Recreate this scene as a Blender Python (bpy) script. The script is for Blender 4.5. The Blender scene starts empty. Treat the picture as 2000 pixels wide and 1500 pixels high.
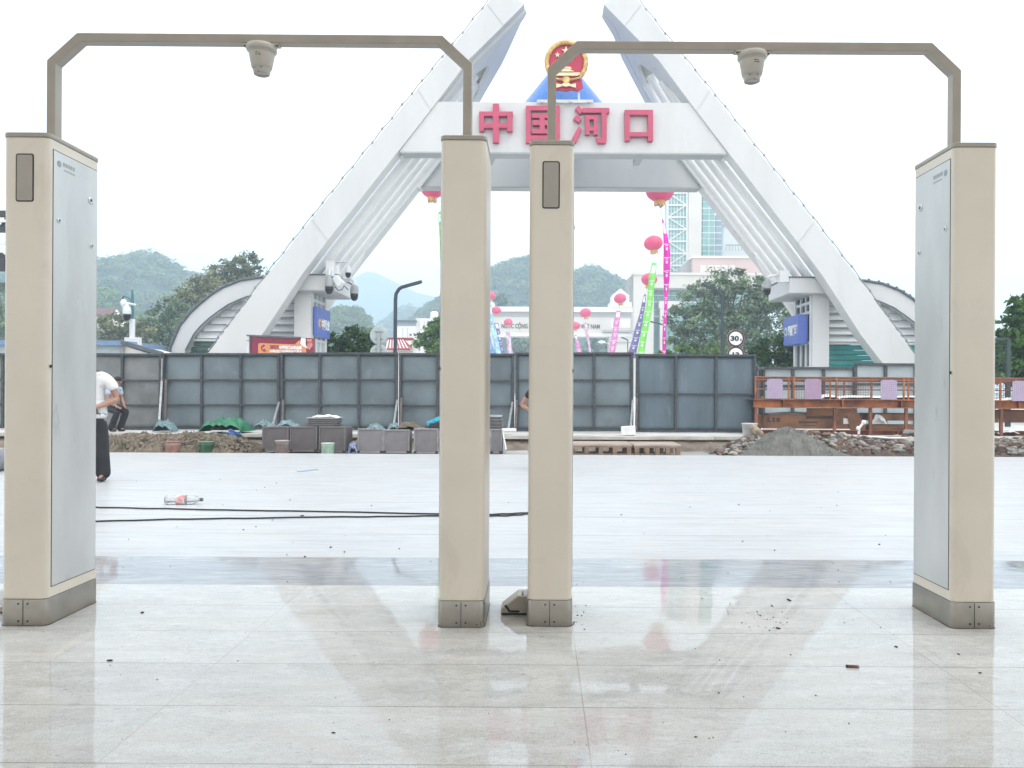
import bpy, bmesh, math, random
import numpy as np
from mathutils import Vector, Matrix
R = math.radians
random.seed(7); rng = np.random.default_rng(7)
scene = bpy.context.scene
C = scene.collection
F, CX, CY, H = 1500.0, 1055.0, 762.0, 1.2
ROLL = R(0.3)
ca, sa = math.cos(ROLL), math.sin(ROLL)

SKY_SAT, SUN_E, EXPO, ROOF_Y, WALL_H, SUN_A, VEIL, HAZE = 0.3, 0.7, 1.1, 2.3, 1.6, 135, .65, .0016
CREAM = (.705,.635,.535)
def uv(px, py):
    du, dv = px - CX, py - CY
    return du*ca + dv*sa, -du*sa + dv*ca
def P(px, py, Y):
    u, v = uv(px, py)
    return Vector((u*Y/F, Y, H - v*Y/F))
def G(px, py, z=0.0):
    u, v = uv(px, py)
    Y = F*(H - z)/v
    return Vector((u*Y/F, Y, z))

# ------------------------------------------------------------------ materials
MATS = {}
def nt(m):
    m.use_nodes = True
    return m.node_tree, m.node_tree.nodes, m.node_tree.links
def mat(name, col, rough=0.5, metal=0.0, var=0.08, scale=6.0, bump=0.0, bscale=60.0, spec=0.5, stretch=(1, 1, 1), var2=None, coat=0.0, detail=6.0, grime=None):
    """principled paint / stone / metal whose base colour drifts with a noise in object space"""
    if name in MATS: return MATS[name]
    m = bpy.data.materials.new(name); MATS[name] = m
    t, n, l = nt(m)
    b = n['Principled BSDF']
    b.inputs['Roughness'].default_value = rough
    b.inputs['Metallic'].default_value = metal
    b.inputs['Specular IOR Level'].default_value = spec
    b.inputs['Coat Weight'].default_value = coat
    tc = n.new('ShaderNodeTexCoord'); mp = n.new('ShaderNodeMapping')
    mp.inputs['Scale'].default_value = stretch
    l.new(tc.outputs['Object'], mp.inputs['Vector'])
    nz = n.new('ShaderNodeTexNoise'); nz.inputs['Scale'].default_value = scale; nz.inputs['Detail'].default_value = detail
    l.new(mp.outputs[0], nz.inputs['Vector'])
    rp = n.new('ShaderNodeValToRGB')
    c0 = [max(0, c*(1-var)) for c in col]; c1 = [min(1, c*(1+var)) for c in col]
    if var2: c0 = var2
    rp.color_ramp.elements[0].position = 0.34; rp.color_ramp.elements[1].position = 0.66
    rp.color_ramp.elements[0].color = (*c0, 1); rp.color_ramp.elements[1].color = (*c1, 1)
    l.new(nz.outputs['Fac'], rp.inputs['Fac']); l.new(rp.outputs['Color'], b.inputs['Base Color'])
    if grime:          # (strength, noise scale, colour, threshold): scuffs, dust and stains with shapes of their own
        for gs_, gsc, gc, gth in grime:
            z = n.new('ShaderNodeTexNoise'); z.inputs['Scale'].default_value = gsc; z.inputs['Detail'].default_value = 8; z.inputs['Roughness'].default_value = .68; z.inputs['Distortion'].default_value = .8
            l.new(mp.outputs[0], z.inputs['Vector'])
            r2 = n.new('ShaderNodeMapRange'); r2.inputs['From Min'].default_value = gth; r2.inputs['From Max'].default_value = gth+.08; r2.inputs['To Max'].default_value = gs_
            l.new(z.outputs['Fac'], r2.inputs['Value'])
            k = n.new('ShaderNodeMix'); k.data_type = 'RGBA'; l.new(r2.outputs[0], k.inputs[0])
            src = b.inputs['Base Color'].links[0].from_socket; l.new(src, k.inputs[6]); k.inputs[7].default_value = (*gc, 1); l.new(k.outputs[2], b.inputs['Base Color'])
    mr = n.new('ShaderNodeMapRange'); mr.inputs['To Min'].default_value = max(0.02, rough-0.07); mr.inputs['To Max'].default_value = min(1, rough+0.07)
    l.new(nz.outputs['Fac'], mr.inputs['Value']); l.new(mr.outputs[0], b.inputs['Roughness'])
    if bump > 0:
        n2 = n.new('ShaderNodeTexNoise'); n2.inputs['Scale'].default_value = bscale; n2.inputs['Detail'].default_value = 5
        l.new(mp.outputs[0], n2.inputs['Vector'])
        bp = n.new('ShaderNodeBump'); bp.inputs['Strength'].default_value = bump; bp.inputs['Distance'].default_value = 0.02
        l.new(n2.outputs['Fac'], bp.inputs['Height']); l.new(bp.outputs[0], b.inputs['Normal'])
    return m
def leafmat(name, dark, light, trans=0.25):
    if name in MATS: return MATS[name]
    m = bpy.data.materials.new(name); MATS[name] = m
    t, n, l = nt(m)
    b = n['Principled BSDF']; b.inputs['Roughness'].default_value = 0.55; b.inputs['Specular IOR Level'].default_value = 0.3
    at = n.new('ShaderNodeAttribute'); at.attribute_name = 'tint'
    rp = n.new('ShaderNodeValToRGB')
    rp.color_ramp.elements[0].color = (*dark, 1); rp.color_ramp.elements[1].color = (*light, 1)
    l.new(at.outputs['Fac'], rp.inputs['Fac']); l.new(rp.outputs[0], b.inputs['Base Color'])
    tr = n.new('ShaderNodeBsdfTranslucent'); l.new(rp.outputs[0], tr.inputs['Color'])
    mx = n.new('ShaderNodeMixShader'); mx.inputs[0].default_value = trans
    l.new(b.outputs[0], mx.inputs[1]); l.new(tr.outputs[0], mx.inputs[2])
    l.new(mx.outputs[0], n['Material Output'].inputs['Surface'])
    return m

# ------------------------------------------------------------------ mesh building
def rot2(a):
    return Matrix.Rotation(a, 4, 'Z')
class MB:
    def __init__(s): s.v = []; s.f = []; s.mi = []; s.sm = []; s.cur = 0
    def add(s, vs, fs, smooth=False):
        k = len(s.v); s.v += [tuple(v) for v in vs]
        for f in fs: s.f.append(tuple(i+k for i in f)); s.mi.append(s.cur); s.sm.append(smooth)
        return s
    def box(s, x0, x1, y0, y1, z0, z1, M=None):
        vs = [Vector((x, y, z)) for z in (z0, z1) for y in (y0, y1) for x in (x0, x1)]
        if M is not None: vs = [M @ v for v in vs]
        return s.add(vs, [(0,2,3,1),(4,5,7,6),(0,1,5,4),(2,6,7,3),(0,4,6,2),(1,3,7,5)])
    def bar(s, p, q, w, h=None, up=(0,0,1)):
        """rectangular bar from p to q: width w across, h along the up side"""
        p, q = Vector(p), Vector(q); h = h or w
        d = (q-p).normalized(); u = Vector(up)
        if abs(d.dot(u)) > 0.98: u = Vector((0,1,0))
        x = d.cross(u).normalized(); z = x.cross(d).normalized()
        vs = [a + x*(w/2*i) + z*(h/2*j) for a in (p, q) for i, j in ((-1,-1),(1,-1),(1,1),(-1,1))]
        return s.add(vs, [(3,2,1,0),(4,5,6,7),(0,1,5,4),(1,2,6,5),(2,3,7,6),(3,0,4,7)])
    def tube(s, pts, r, n=10, caps=True, smooth=True):
        pts = [Vector(p) for p in pts]; N = len(pts)
        rs = r if isinstance(r, (list, tuple)) else [r]*N
        ref = None; rings = []
        for i, p in enumerate(pts):
            d = (pts[min(i+1, N-1)] - pts[max(i-1, 0)]).normalized()
            if ref is None:
                ref = d.cross(Vector((0,0,1)))
                if ref.length < 1e-3: ref = d.cross(Vector((0,1,0)))
            ref = (ref - d*ref.dot(d)).normalized(); w = d.cross(ref)
            rings.append([p + (ref*math.cos(2*math.pi*k/n) + w*math.sin(2*math.pi*k/n))*rs[i] for k in range(n)])
        vs = [v for rg in rings for v in rg]
        fs = [(i*n+k, i*n+(k+1)%n, (i+1)*n+(k+1)%n, (i+1)*n+k) for i in range(N-1) for k in range(n)]
        s.add(vs, fs, smooth)
        if caps: s.add(rings[0], [tuple(range(n))[::-1]]); s.add(rings[-1], [tuple(range(n))])
        return s
    def lathe(s, prof, c=(0,0,0), n=24, M=None, smooth=True):
        """prof: list of (radius, height) turned about the z axis through c"""
        vs = []
        for r_, z in prof:
            for k in range(n):
                a = 2*math.pi*k/n; v = Vector((r_*math.cos(a), r_*math.sin(a), z))
                vs.append((M @ v if M is not None else v) + Vector(c))
        N = len(prof)
        fs = [(i*n+k, i*n+(k+1)%n, (i+1)*n+(k+1)%n, (i+1)*n+k) for i in range(N-1) for k in range(n)]
        s.add(vs, fs, smooth)
        s.add(vs[:n], [tuple(range(n))[::-1]]); s.add(vs[-n:], [tuple(range(n))])
        return s
    def prism(s, pts, d):
        """polygon of 3-D points extruded by the vector d"""
        pts = [Vector(p) for p in pts]; d = Vector(d); n = len(pts)
        vs = pts + [p+d for p in pts]
        return s.add(vs, [tuple(range(n)), tuple(range(n, 2*n))[::-1]] + [((i+1)%n, i, n+i, n+(i+1)%n) for i in range(n)])
    def rrect(s, x0, x1, y0, y1, z0, z1, r, n=7):
        pts = []
        for cx, cy, a0 in ((x1-r, y1-r, 0), (x0+r, y1-r, 90), (x0+r, y0+r, 180), (x1-r, y0+r, 270)):
            for k in range(n+1):
                a = R(a0 + 90*k/n); pts.append((cx + r*math.cos(a), cy + r*math.sin(a)))
        m = len(pts)
        vs = [(x, y, z0) for x, y in pts] + [(x, y, z1) for x, y in pts]
        s.add(vs, [(i, (i+1)%m, m+(i+1)%m, m+i) for i in range(m)], True)
        s.add([(x, y, z1) for x, y in pts], [tuple(range(m))]); s.add([(x, y, z0) for x, y in pts], [tuple(range(m))[::-1]])
        return s
    def ell(s, c, rx, ry, rz, n=12, m=8, M=None):
        prof = [(max(1e-4, math.sin(math.pi*i/m)), -math.cos(math.pi*i/m)) for i in range(m+1)]
        S = Matrix.Diagonal((rx, ry, rz, 1))
        if M is not None: S = M @ S
        return s.lathe(prof, c, n, S)
    def grid(s, fn, nu, nv, smooth=True):
        vs = [fn(i/nu, j/nv) for j in range(nv+1) for i in range(nu+1)]
        return s.add(vs, [(j*(nu+1)+i, j*(nu+1)+i+1, (j+1)*(nu+1)+i+1, (j+1)*(nu+1)+i) for j in range(nv) for i in range(nu)], smooth)
    def rock(s, c, r, seed, sq=(1,1,1), sub=2):
        rd = random.Random(seed)
        bm = bmesh.new(); bmesh.ops.create_icosphere(bm, subdivisions=sub, radius=1)
        M = Matrix.Rotation(rd.uniform(0,6.28), 4, 'Z') @ Matrix.Rotation(rd.uniform(-.5,.5), 4, 'X')
        pl = [(Vector((rd.gauss(0,1), rd.gauss(0,1), rd.gauss(0,1))).normalized(), rd.uniform(.5,.85)) for _ in range(9)]
        vs = []
        for v in bm.verts:
            p = v.co.normalized()
            k = min([1.0] + [o/max(1e-3, p.dot(d)) for d, o in pl if p.dot(d) > 0.05])
            p = M @ Vector((p.x*k*sq[0], p.y*k*sq[1], p.z*k*sq[2]))
            vs.append(Vector(c) + p*r)
        fs = [tuple(v.index for v in f.verts) for f in bm.faces]; bm.free()
        return s.add(vs, fs)
    def build(s, name, m, parent=None, bevel=0.0, seg=2, local=False):
        me = bpy.data.meshes.new(name); me.from_pydata(s.v, [], s.f)
        for mm in (m if isinstance(m, (list, tuple)) else [m]): me.materials.append(mm)
        me.polygons.foreach_set('material_index', s.mi); me.polygons.foreach_set('use_smooth', s.sm)
        me.update()
        o = bpy.data.objects.new(name, me); C.objects.link(o)
        if parent is not None:
            o.parent = parent
            if not local: o.matrix_parent_inverse = world_of(parent).inverted()
        if bevel > 0:
            bm = bmesh.new(); bm.from_mesh(me)
            bmesh.ops.remove_doubles(bm, verts=bm.verts, dist=1e-5)
            bmesh.ops.recalc_face_normals(bm, faces=bm.faces); bm.to_mesh(me); bm.free()
            b = o.modifiers.new('edge', 'BEVEL'); b.width = bevel; b.segments = seg; b.limit_method = 'ANGLE'; b.angle_limit = R(35)
        return o
def world_of(o):
    M = o.matrix_basis.copy()
    return world_of(o.parent) @ o.matrix_parent_inverse @ M if o.parent else M
def tag(o, label=None, cat=None, group=None, kind=None):
    if label: o['label'] = label
    if cat: o['category'] = cat
    if group: o['group'] = group
    if kind: o['kind'] = kind
    return o
def empty(name, loc, label, cat, group=None, rz=0.0):
    o = bpy.data.objects.new(name, None); C.objects.link(o)
    o.location = loc; o.rotation_euler = (0, 0, rz); o.empty_display_size = .2
    return tag(o, label, cat, group)
def copy_tree(o, parent=None):
    c = o.copy(); C.objects.link(c)
    if parent is not None: c.parent = parent
    for ch in list(o.children): copy_tree(ch, c)
    return c
def text(name, s, size, m, M, parent=None, extrude=0.004, bold=0.0, width=None, height=None):
    """lettering as a mesh, centred on the origin of M (x right, y up), scaled to width / height when given"""
    cu = bpy.data.curves.new(name, 'FONT'); cu.body = s; cu.size = size; cu.extrude = extrude; cu.offset = bold
    cu.align_x = 'CENTER'; cu.align_y = 'CENTER'; cu.resolution_u = 3
    ob = bpy.data.objects.new(name, cu); C.objects.link(ob)
    dg = bpy.context.evaluated_depsgraph_get(); dg.update()
    me = bpy.data.meshes.new_from_object(ob.evaluated_get(dg))
    bpy.data.objects.remove(ob); bpy.data.curves.remove(cu)
    xs = [v.co.x for v in me.vertices]; ys = [v.co.y for v in me.vertices]
    if xs:
        w, h = max(xs)-min(xs), max(ys)-min(ys); cx, cy = (max(xs)+min(xs))/2, (max(ys)+min(ys))/2
        sx = width/w if width else 1.0; sy = height/h if height else (sx if width else 1.0)
        if height and not width: sx = sy
        me.transform(Matrix.Diagonal((sx, sy, 1, 1)) @ Matrix.Translation((-cx, -cy, 0)))
    me.transform(M); me.name = name
    me.materials.clear(); me.materials.append(m)
    o = bpy.data.objects.new(name, me); C.objects.link(o)
    if parent is not None: o.parent = parent; o.matrix_parent_inverse = world_of(parent).inverted()
    return o
FRONT = Matrix.Rotation(R(90), 4, 'X')          # text upright, facing the camera (-Y)
def front_at(p, rz=0.0): return Matrix.Translation(p) @ rot2(rz) @ FRONT

# leaves: many small diamond faces, each with its own tint
def leaves(name, m, cen, size, tint, parent=None, up=0.35, nrm=None):
    n = len(cen); cen = np.asarray(cen, float)
    nn = rng.normal(size=(n,3)); nn[:,2] = np.abs(nn[:,2]) + up
    if nrm is not None: nn = nn*0.6 + nrm
    nn /= np.linalg.norm(nn, axis=1)[:,None]
    t = np.cross(nn, rng.normal(size=(n,3))); t /= np.linalg.norm(t, axis=1)[:,None] + 1e-9
    b = np.cross(nn, t)
    sz = (np.asarray(size)*np.ones(n)*rng.uniform(.6,1.35,n))[:,None]
    droop = nn*sz*.22
    v = np.stack([cen - t*sz - droop, cen + b*sz*.5, cen + t*sz - droop, cen - b*sz*.5], 1).reshape(-1,3)
    me = bpy.data.meshes.new(name)
    me.vertices.add(4*n); me.vertices.foreach_set('co', v.ravel())
    me.loops.add(4*n); me.loops.foreach_set('vertex_index', np.arange(4*n, dtype=np.int32))
    me.polygons.add(n); me.polygons.foreach_set('loop_start', np.arange(0, 4*n, 4, dtype=np.int32))
    me.update(calc_edges=True); me.validate()
    a = me.attributes.new('tint', 'FLOAT', 'FACE'); a.data.foreach_set('value', np.clip(np.asarray(tint)*np.ones(n), 0, 1).astype(np.float32))
    me.materials.append(m)
    o = bpy.data.objects.new(name, me); C.objects.link(o)
    if parent is not None: o.parent = parent; o.matrix_parent_inverse = world_of(parent).inverted()
    return o
def crown_points(blobs, n, clump=0.3, per=45):
    """blobs: (centre, (rx,ry,rz)); leaves gather in clumps spread through each blob, denser at its skin"""
    P_, T_ = [], []
    vol = np.array([b[1][0]*b[1][2] for b in blobs]); vol = vol/vol.sum()
    for (c, r), w in zip(blobs, vol):
        k = max(3, int(n*w/per))
        d = rng.normal(size=(k,3)); d /= np.linalg.norm(d, axis=1)[:,None]
        rad = rng.uniform(.35,1.05,k)**.55
        cc = np.asarray(c) + d*rad[:,None]*np.asarray(r)
        ct = rng.uniform(.15,.8,k)
        for q, t0 in zip(cc, ct):
            m = int(per*rng.uniform(.5,1.5)); s = clump*min(r)*rng.uniform(.6,1.3)
            o = rng.normal(size=(m,3))*s*np.array([.6,.6,.42])
            P_.append(q+o); T_.append(np.clip(t0 + rng.normal(0,.16,m), 0, 1))
    return np.concatenate(P_), np.concatenate(T_)
BARK = None
def tree(name, base, blobs, n, leaf, m, label, cat='tree', group=None, trunk_r=.12, clump=.3, per=45, kids=('crown','trunk')):
    global BARK
    BARK = BARK or mat('bark', (.12,.09,.065), .9, var=.3, scale=9, bump=.5, bscale=30, stretch=(1,1,.3))
    root = empty(name, base, label, cat, group)
    pts, tint = crown_points(blobs, n, clump, per)
    leaves(kids[0], m, pts, leaf, tint, root)
    t = MB(); b = Vector(base)
    mid = sum((Vector(c) for c, _ in blobs), Vector())/len(blobs)
    fork = b.lerp(mid, .45); fork.x = b.x*.7 + fork.x*.3
    t.tube([b, b.lerp(fork,.5)+Vector((.05,.03,0))*trunk_r*4, fork], [trunk_r*1.2, trunk_r, trunk_r*.8], 8)
    for c, r in blobs:
        c = Vector(c); k = fork.lerp(c, .5) + Vector((0,0,.15*r[2]))
        t.tube([fork, k, c + Vector((0,0,.4*r[2]))], [trunk_r*.6, trunk_r*.4, trunk_r*.12], 6)
        for _ in range(3):
            e = c + Vector((random.uniform(-.7,.7)*r[0], random.uniform(-.7,.7)*r[1], random.uniform(-.2,.8)*r[2]))
            t.tube([k, k.lerp(e,.6)+Vector((0,0,.1*r[2])), e], [trunk_r*.3, trunk_r*.2, trunk_r*.06], 5)
    t.build(kids[1], BARK, root)
    return root
def pxblobs(lst, Y, dep=.8):
    """blobs given in picture units at depth Y: (x, y, rx, ry[, dY])"""
    out = []
    for b in lst:
        y = Y + (b[4] if len(b) > 4 else 0); k = y/F
        out.append((P(b[0], b[1], y), (b[2]*k, max(b[2],b[3])*k*dep, b[3]*k)))
    return out
# ------------------------------------------------------------------ camera, sky, sun
cam = bpy.data.objects.new('camera', bpy.data.cameras.new('camera')); C.objects.link(cam)
cam.location = (0, 0, H); cam.rotation_euler = (R(90), -ROLL, 0)
cam.data.sensor_width = 36; cam.data.lens = 36*F/2000
cam.data.shift_x = (1000-CX)/2000; cam.data.shift_y = (CY-750)/2000
cam.data.clip_start = .05; cam.data.clip_end = 4000
scene.camera = cam
SUN_EL, SUN_AZ = R(64), R(SUN_A)           # azimuth measured from +Y (straight ahead) towards +X
w = bpy.data.worlds.new('World'); scene.world = w
t, n, l = nt(w)
sky = n.new('ShaderNodeTexSky'); sky.sky_type = 'NISHITA'; sky.sun_disc = False
sky.sun_elevation = SUN_EL; sky.sun_rotation = SUN_AZ
sky.air_density = 1.0; sky.dust_density = 1.0; sky.ozone_density = 1.0
hs = n.new('ShaderNodeHueSaturation'); hs.inputs['Saturation'].default_value = SKY_SAT
l.new(sky.outputs[0], hs.inputs['Color'])
bg = n['Background']; bg.inputs['Strength'].default_value = 0.13
# overcast: a thin even veil of cloud over the clear-sky gradient
mxs = n.new('ShaderNodeMix'); mxs.data_type = 'RGBA'; mxs.inputs[0].default_value = VEIL
l.new(hs.outputs[0], mxs.inputs[6]); mxs.inputs[7].default_value = (9.1, 9.0, 8.85, 1)
l.new(mxs.outputs[2], bg.inputs['Color'])
sun = bpy.data.objects.new('sun', bpy.data.lights.new('sun', 'SUN')); C.objects.link(sun)
sun.data.energy = SUN_E; sun.data.angle = R(40); sun.data.color = (1, .97, .93)
d = Vector((math.sin(SUN_AZ)*math.cos(SUN_EL), math.cos(SUN_AZ)*math.cos(SUN_EL), math.sin(SUN_EL)))
sun.rotation_euler = d.to_track_quat('Z', 'Y').to_euler(); sun.location = (0, 0, 40)
vs = scene.view_settings
vs.view_transform = 'Standard'; vs.look = 'None'; vs.exposure = EXPO; vs.gamma = 1; vs.use_curve_mapping = False
cy = scene.cycles
cy.use_denoising = True
try: cy.denoiser = 'OPENIMAGEDENOISE'
except Exception: pass
cy.max_bounces = 8; cy.diffuse_bounces = 4; cy.glossy_bounces = 4; cy.transmission_bounces = 6; cy.volume_bounces = 2; cy.transparent_max_bounces = 12
cy.caustics_reflective = False; cy.caustics_refractive = False
cy.use_adaptive_sampling = True; cy.adaptive_threshold = .015

# ------------------------------------------------------------------ floor of the hall and forecourt
def floor_mat():
    m = bpy.data.materials.new('polished_stone'); t, n, l = nt(m)
    b = n['Principled BSDF']
    tc = n.new('ShaderNodeTexCoord'); sp = n.new('ShaderNodeSeparateXYZ'); l.new(tc.outputs['Object'], sp.inputs[0])
    def M(op, a, b_=None, c=None):
        k = n.new('ShaderNodeMath'); k.operation = op
        for i, x in enumerate((a, b_, c)):
            if x is None: continue
            if isinstance(x, (int, float)): k.inputs[i].default_value = x
            else: l.new(x, k.inputs[i])
        return k.outputs[0]
    def noise(scale, st, det=6, rough=.6, dist=0.0, off=0):
        mp = n.new('ShaderNodeMapping'); mp.inputs['Scale'].default_value = st; mp.inputs['Location'].default_value = (off, off*.7, 0)
        l.new(tc.outputs['Object'], mp.inputs[0])
        z = n.new('ShaderNodeTexNoise'); z.inputs['Scale'].default_value = scale; z.inputs['Detail'].default_value = det
        z.inputs['Roughness'].default_value = rough; z.inputs['Distortion'].default_value = dist
        l.new(mp.outputs[0], z.inputs['Vector']); return z.outputs['Fac']
    def ramp(f, stops):
        r = n.new('ShaderNodeValToRGB'); e = r.color_ramp.elements
        while len(e) < len(stops): e.new(.5)
        for q, (p, c) in zip(e, stops): q.position = p; q.color = (*c, 1) if len(c) == 3 else c
        l.new(f, r.inputs[0]); return r.outputs[0]
    def mix(f, a, b_, mode='MIX'):
        k = n.new('ShaderNodeMix'); k.data_type = 'RGBA'; k.blend_type = mode
        for i, x in ((0, f), (6, a), (7, b_)):
            if isinstance(x, (int, float)): k.inputs[i].default_value = x
            elif isinstance(x, tuple): k.inputs[i].default_value = (*x, 1)
            else: l.new(x, k.inputs[i])
        return k.outputs[2]
    X, Y = sp.outputs[0], sp.outputs[1]
    streak = noise(3.2, (1.0, 4.2, 1), 8, .62, .6)
    fine = noise(38, (1.0, 2.0, 1), 6, .7)
    grain = noise(170, (1, 1.6, 1), 3, .7)
    base = ramp(streak, [(.30, (.44,.395,.33)), (.43, (.55,.505,.445)), (.54, (.63,.595,.545)), (.64, (.75,.73,.69))])
    base = mix(.38, base, ramp(fine, [(.34, (.30,.29,.27)), (.5, (.55,.54,.515)), (.64, (.70,.70,.69))]))
    base = mix(.42, base, ramp(grain, [(.38, (.20,.19,.18)), (.5, (.55,.54,.52)), (.62, (.74,.735,.73))]))
    fl1 = ramp(noise(9, (1.0, 2.2, 1), 8, .72, 1.4, 21), [(.54, (0,0,0)), (.63, (1,1,1))])
    base = mix(M('MULTIPLY', fl1, .32), base, (.80,.79,.77))
    fl2 = ramp(noise(26, (1.0, 2.4, 1), 6, .7, .6, 31), [(.32, (1,1,1)), (.42, (0,0,0))])
    base = mix(M('MULTIPLY', fl2, .62), base, (.24,.22,.19))
    base = mix(M('MULTIPLY', ramp(noise(75, (1.0, 1.8, 1), 4, .7, .4, 41), [(.30, (1,1,1)), (.40, (0,0,0))]), .7), base, (.15,.14,.125))
    # each slab its own shade
    cell = n.new('ShaderNodeTexWhiteNoise'); cell.noise_dimensions = '2D'
    cv = n.new('ShaderNodeCombineXYZ')
    l.new(M('FLOOR', M('DIVIDE', M('ADD', X, 1.41), 1.58)), cv.inputs[0]); l.new(M('FLOOR', M('DIVIDE', M('SUBTRACT', Y, 2.456), .449)), cv.inputs[1])
    l.new(cv.outputs[0], cell.inputs['Vector'])
    sh = M('MULTIPLY_ADD', cell.outputs['Value'], .10, .95)
    hsv = n.new('ShaderNodeHueSaturation'); l.new(base, hsv.inputs['Color']); l.new(sh, hsv.inputs['Value']); base = hsv.outputs[0]
    # pale stone of the forecourt beyond the grey band
    far = M('GREATER_THAN', Y, 5.47)
    pale = ramp(noise(2.2, (.6, 5.0, 1), 8, .65, .4, 3), [(.3, (.44,.45,.46)), (.5, (.53,.54,.55)), (.7, (.585,.595,.60))])
    dust = ramp(noise(7, (.35, 5.5, 1), 7, .7, .3, 9), [(.55, (1,1,1)), (.62, (.80,.82,.83)), (.72, (.50,.52,.54))])
    pale = mix(.8, pale, dust, 'MULTIPLY')
    base = mix(far, base, pale)
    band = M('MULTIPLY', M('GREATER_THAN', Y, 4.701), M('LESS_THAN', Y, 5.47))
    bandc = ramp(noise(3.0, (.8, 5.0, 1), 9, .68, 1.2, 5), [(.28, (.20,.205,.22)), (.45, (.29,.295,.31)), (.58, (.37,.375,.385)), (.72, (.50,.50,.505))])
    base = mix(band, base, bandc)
    # worn, dusty patches of the near slabs
    pt = ramp(noise(1.9, (1, 1.5, 1), 8, .68, 1.1, 17), [(.45, (0,0,0)), (.57, (1,1,1))])
    nearm = M('LESS_THAN', Y, 4.701)
    base = mix(M('MULTIPLY', M('MULTIPLY', pt, nearm), .24), base, (.76,.735,.69))
    # joints
    def line(f, w_):   # f: 0..1 across a slab, w_ in the same unit
        return M('MAXIMUM', M('LESS_THAN', f, w_), M('GREATER_THAN', f, 1-w_))
    jy = line(M('FRACT', M('DIVIDE', M('SUBTRACT', Y, 2.456), .449)), .0045)
    jx = line(M('FRACT', M('DIVIDE', M('ADD', X, 1.41), 1.58)), .0016)
    jyf = line(M('FRACT', M('DIVIDE', M('SUBTRACT', Y, 5.47), .9)), .006)
    near = M('LESS_THAN', Y, 4.72)
    j = M('MAXIMUM', M('MULTIPLY', jy, near), M('MULTIPLY', jyf, far))
    wob = noise(1.7, (1,1,1), 3, .5, 0, 2)
    jd = M('MULTIPLY', j, M('MULTIPLY_ADD', wob, 1.9, -.2))
    base = mix(M('MINIMUM', M('MAXIMUM', jd, 0), 1), base, (.17,.155,.14))
    jb = M('MULTIPLY', jx, M('SUBTRACT', 1.0, M('MULTIPLY', far, .6)))
    base = mix(M('MULTIPLY', jb, M('MULTIPLY_ADD', wob, 1.5, -.1)), base, (.42,.36,.29))
    # dried dust stains
    st = ramp(noise(1.1, (1, 1.8, 1), 7, .65, .8, 11), [(.55, (0,0,0)), (.75, (1,1,1))])
    base = mix(M('MULTIPLY', st, .42), base, (.56,.48,.385))
    l.new(base, b.inputs['Base Color'])
    rg = M('MULTIPLY_ADD', streak, .04, .0)
    rg = M('ADD', rg, M('MULTIPLY', fl1, .03))
    rg = M('ADD', rg, M('MULTIPLY', st, .03))
    rg = M('MAXIMUM', rg, M('MULTIPLY', far, .33))
    pass
    rg = M('ADD', rg, M('MULTIPLY', pt, .022))
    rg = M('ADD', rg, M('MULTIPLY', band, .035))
    l.new(rg, b.inputs['Roughness'])
    l.new(M('MULTIPLY_ADD', pt, -.16, .44), b.inputs['Specular IOR Level'])
    bp = n.new('ShaderNodeBump'); bp.inputs['Strength'].default_value = .13; bp.inputs['Distance'].default_value = .01
    l.new(noise(4.5, (1, .5, 1), 2, .4, .3, 1), bp.inputs['Height'])
    bp2 = n.new('ShaderNodeBump'); bp2.inputs['Strength'].default_value = .004; bp2.inputs['Distance'].default_value = .002
    l.new(grain, bp2.inputs['Height']); l.new(bp.outputs[0], bp2.inputs['Normal'])
    bp3 = n.new('ShaderNodeBump'); bp3.inputs['Strength'].default_value = .6; bp3.inputs['Distance'].default_value = .003; bp3.invert = True
    l.new(j, bp3.inputs['Height']); l.new(bp2.outputs[0], bp3.inputs['Normal'])
    l.new(bp3.outputs[0], b.inputs['Normal'])
    return m
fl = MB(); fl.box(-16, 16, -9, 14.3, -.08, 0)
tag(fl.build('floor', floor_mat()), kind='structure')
dirtm = mat('earth', (.17,.14,.11), .95, var=.35, scale=2.5, bump=1.0, bscale=14)
g = MB(); g.box(-900, 900, -60, 1400, -.5, -.06)
tag(g.build('ground', mat('far_ground', (.34,.335,.31), .95, var=.3, scale=.4, bump=.5, bscale=4)), kind='structure')
pv = MB(); pv.box(-60, 60, 16.5, 130, -.055, .22)
tag(pv.build('pavement', mat('concrete', (.60,.59,.57), .85, var=.18, scale=1.4, bump=.3, bscale=25)), kind='structure')
# broken front of the paved ledge: dark earth under a pale slab edge
led = MB()
def ledge(u, v):
    x = -16 + 32*u
    z = -.06 + .20*v
    return (x, 16.49 - .55*(1-v)**1.6 - .09*math.sin(x*5.1)*(1-v) - .13*random.random()*(1-v)*(v > 0) , z + .02*random.random()*(0 < v < 1))
led.grid(ledge, 420, 6, False)
tag(led.build('earth_bank', dirtm), kind='structure')
sl = MB(); x = -16.0
while x < 5.2:
    L = random.uniform(.7, 1.9); dz = random.uniform(-.012, .006)
    sl.box(x, x+L-.012, 16.36+random.uniform(-.06,.05), 16.9, .165+dz, .226+dz+.004); x += L
tag(sl.build('kerb', mat('kerb_stone', (.50,.47,.43), .8, var=.2, scale=3, bump=.35, bscale=30)), kind='structure')

# unseen hall behind the camera: roof and low wall sized to shade the gates
hm = mat('unseen_hall_roof', (.62,.60,.56), .7, var=.04, scale=.6)
rf = MB(); rf.box(-16, 16, -9, ROOF_Y, 5.6, 6.0); tag(rf.build('roof', hm), kind='structure')
bw = MB(); bw.box(-16, 16, -9.3, -9, 0, WALL_H); tag(bw.build('wall', mat('unseen_hall_wall', (.50,.44,.36), .8, var=.04)), kind='structure')  # warm wall colour chosen to bounce beige light onto the gate fronts

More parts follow.
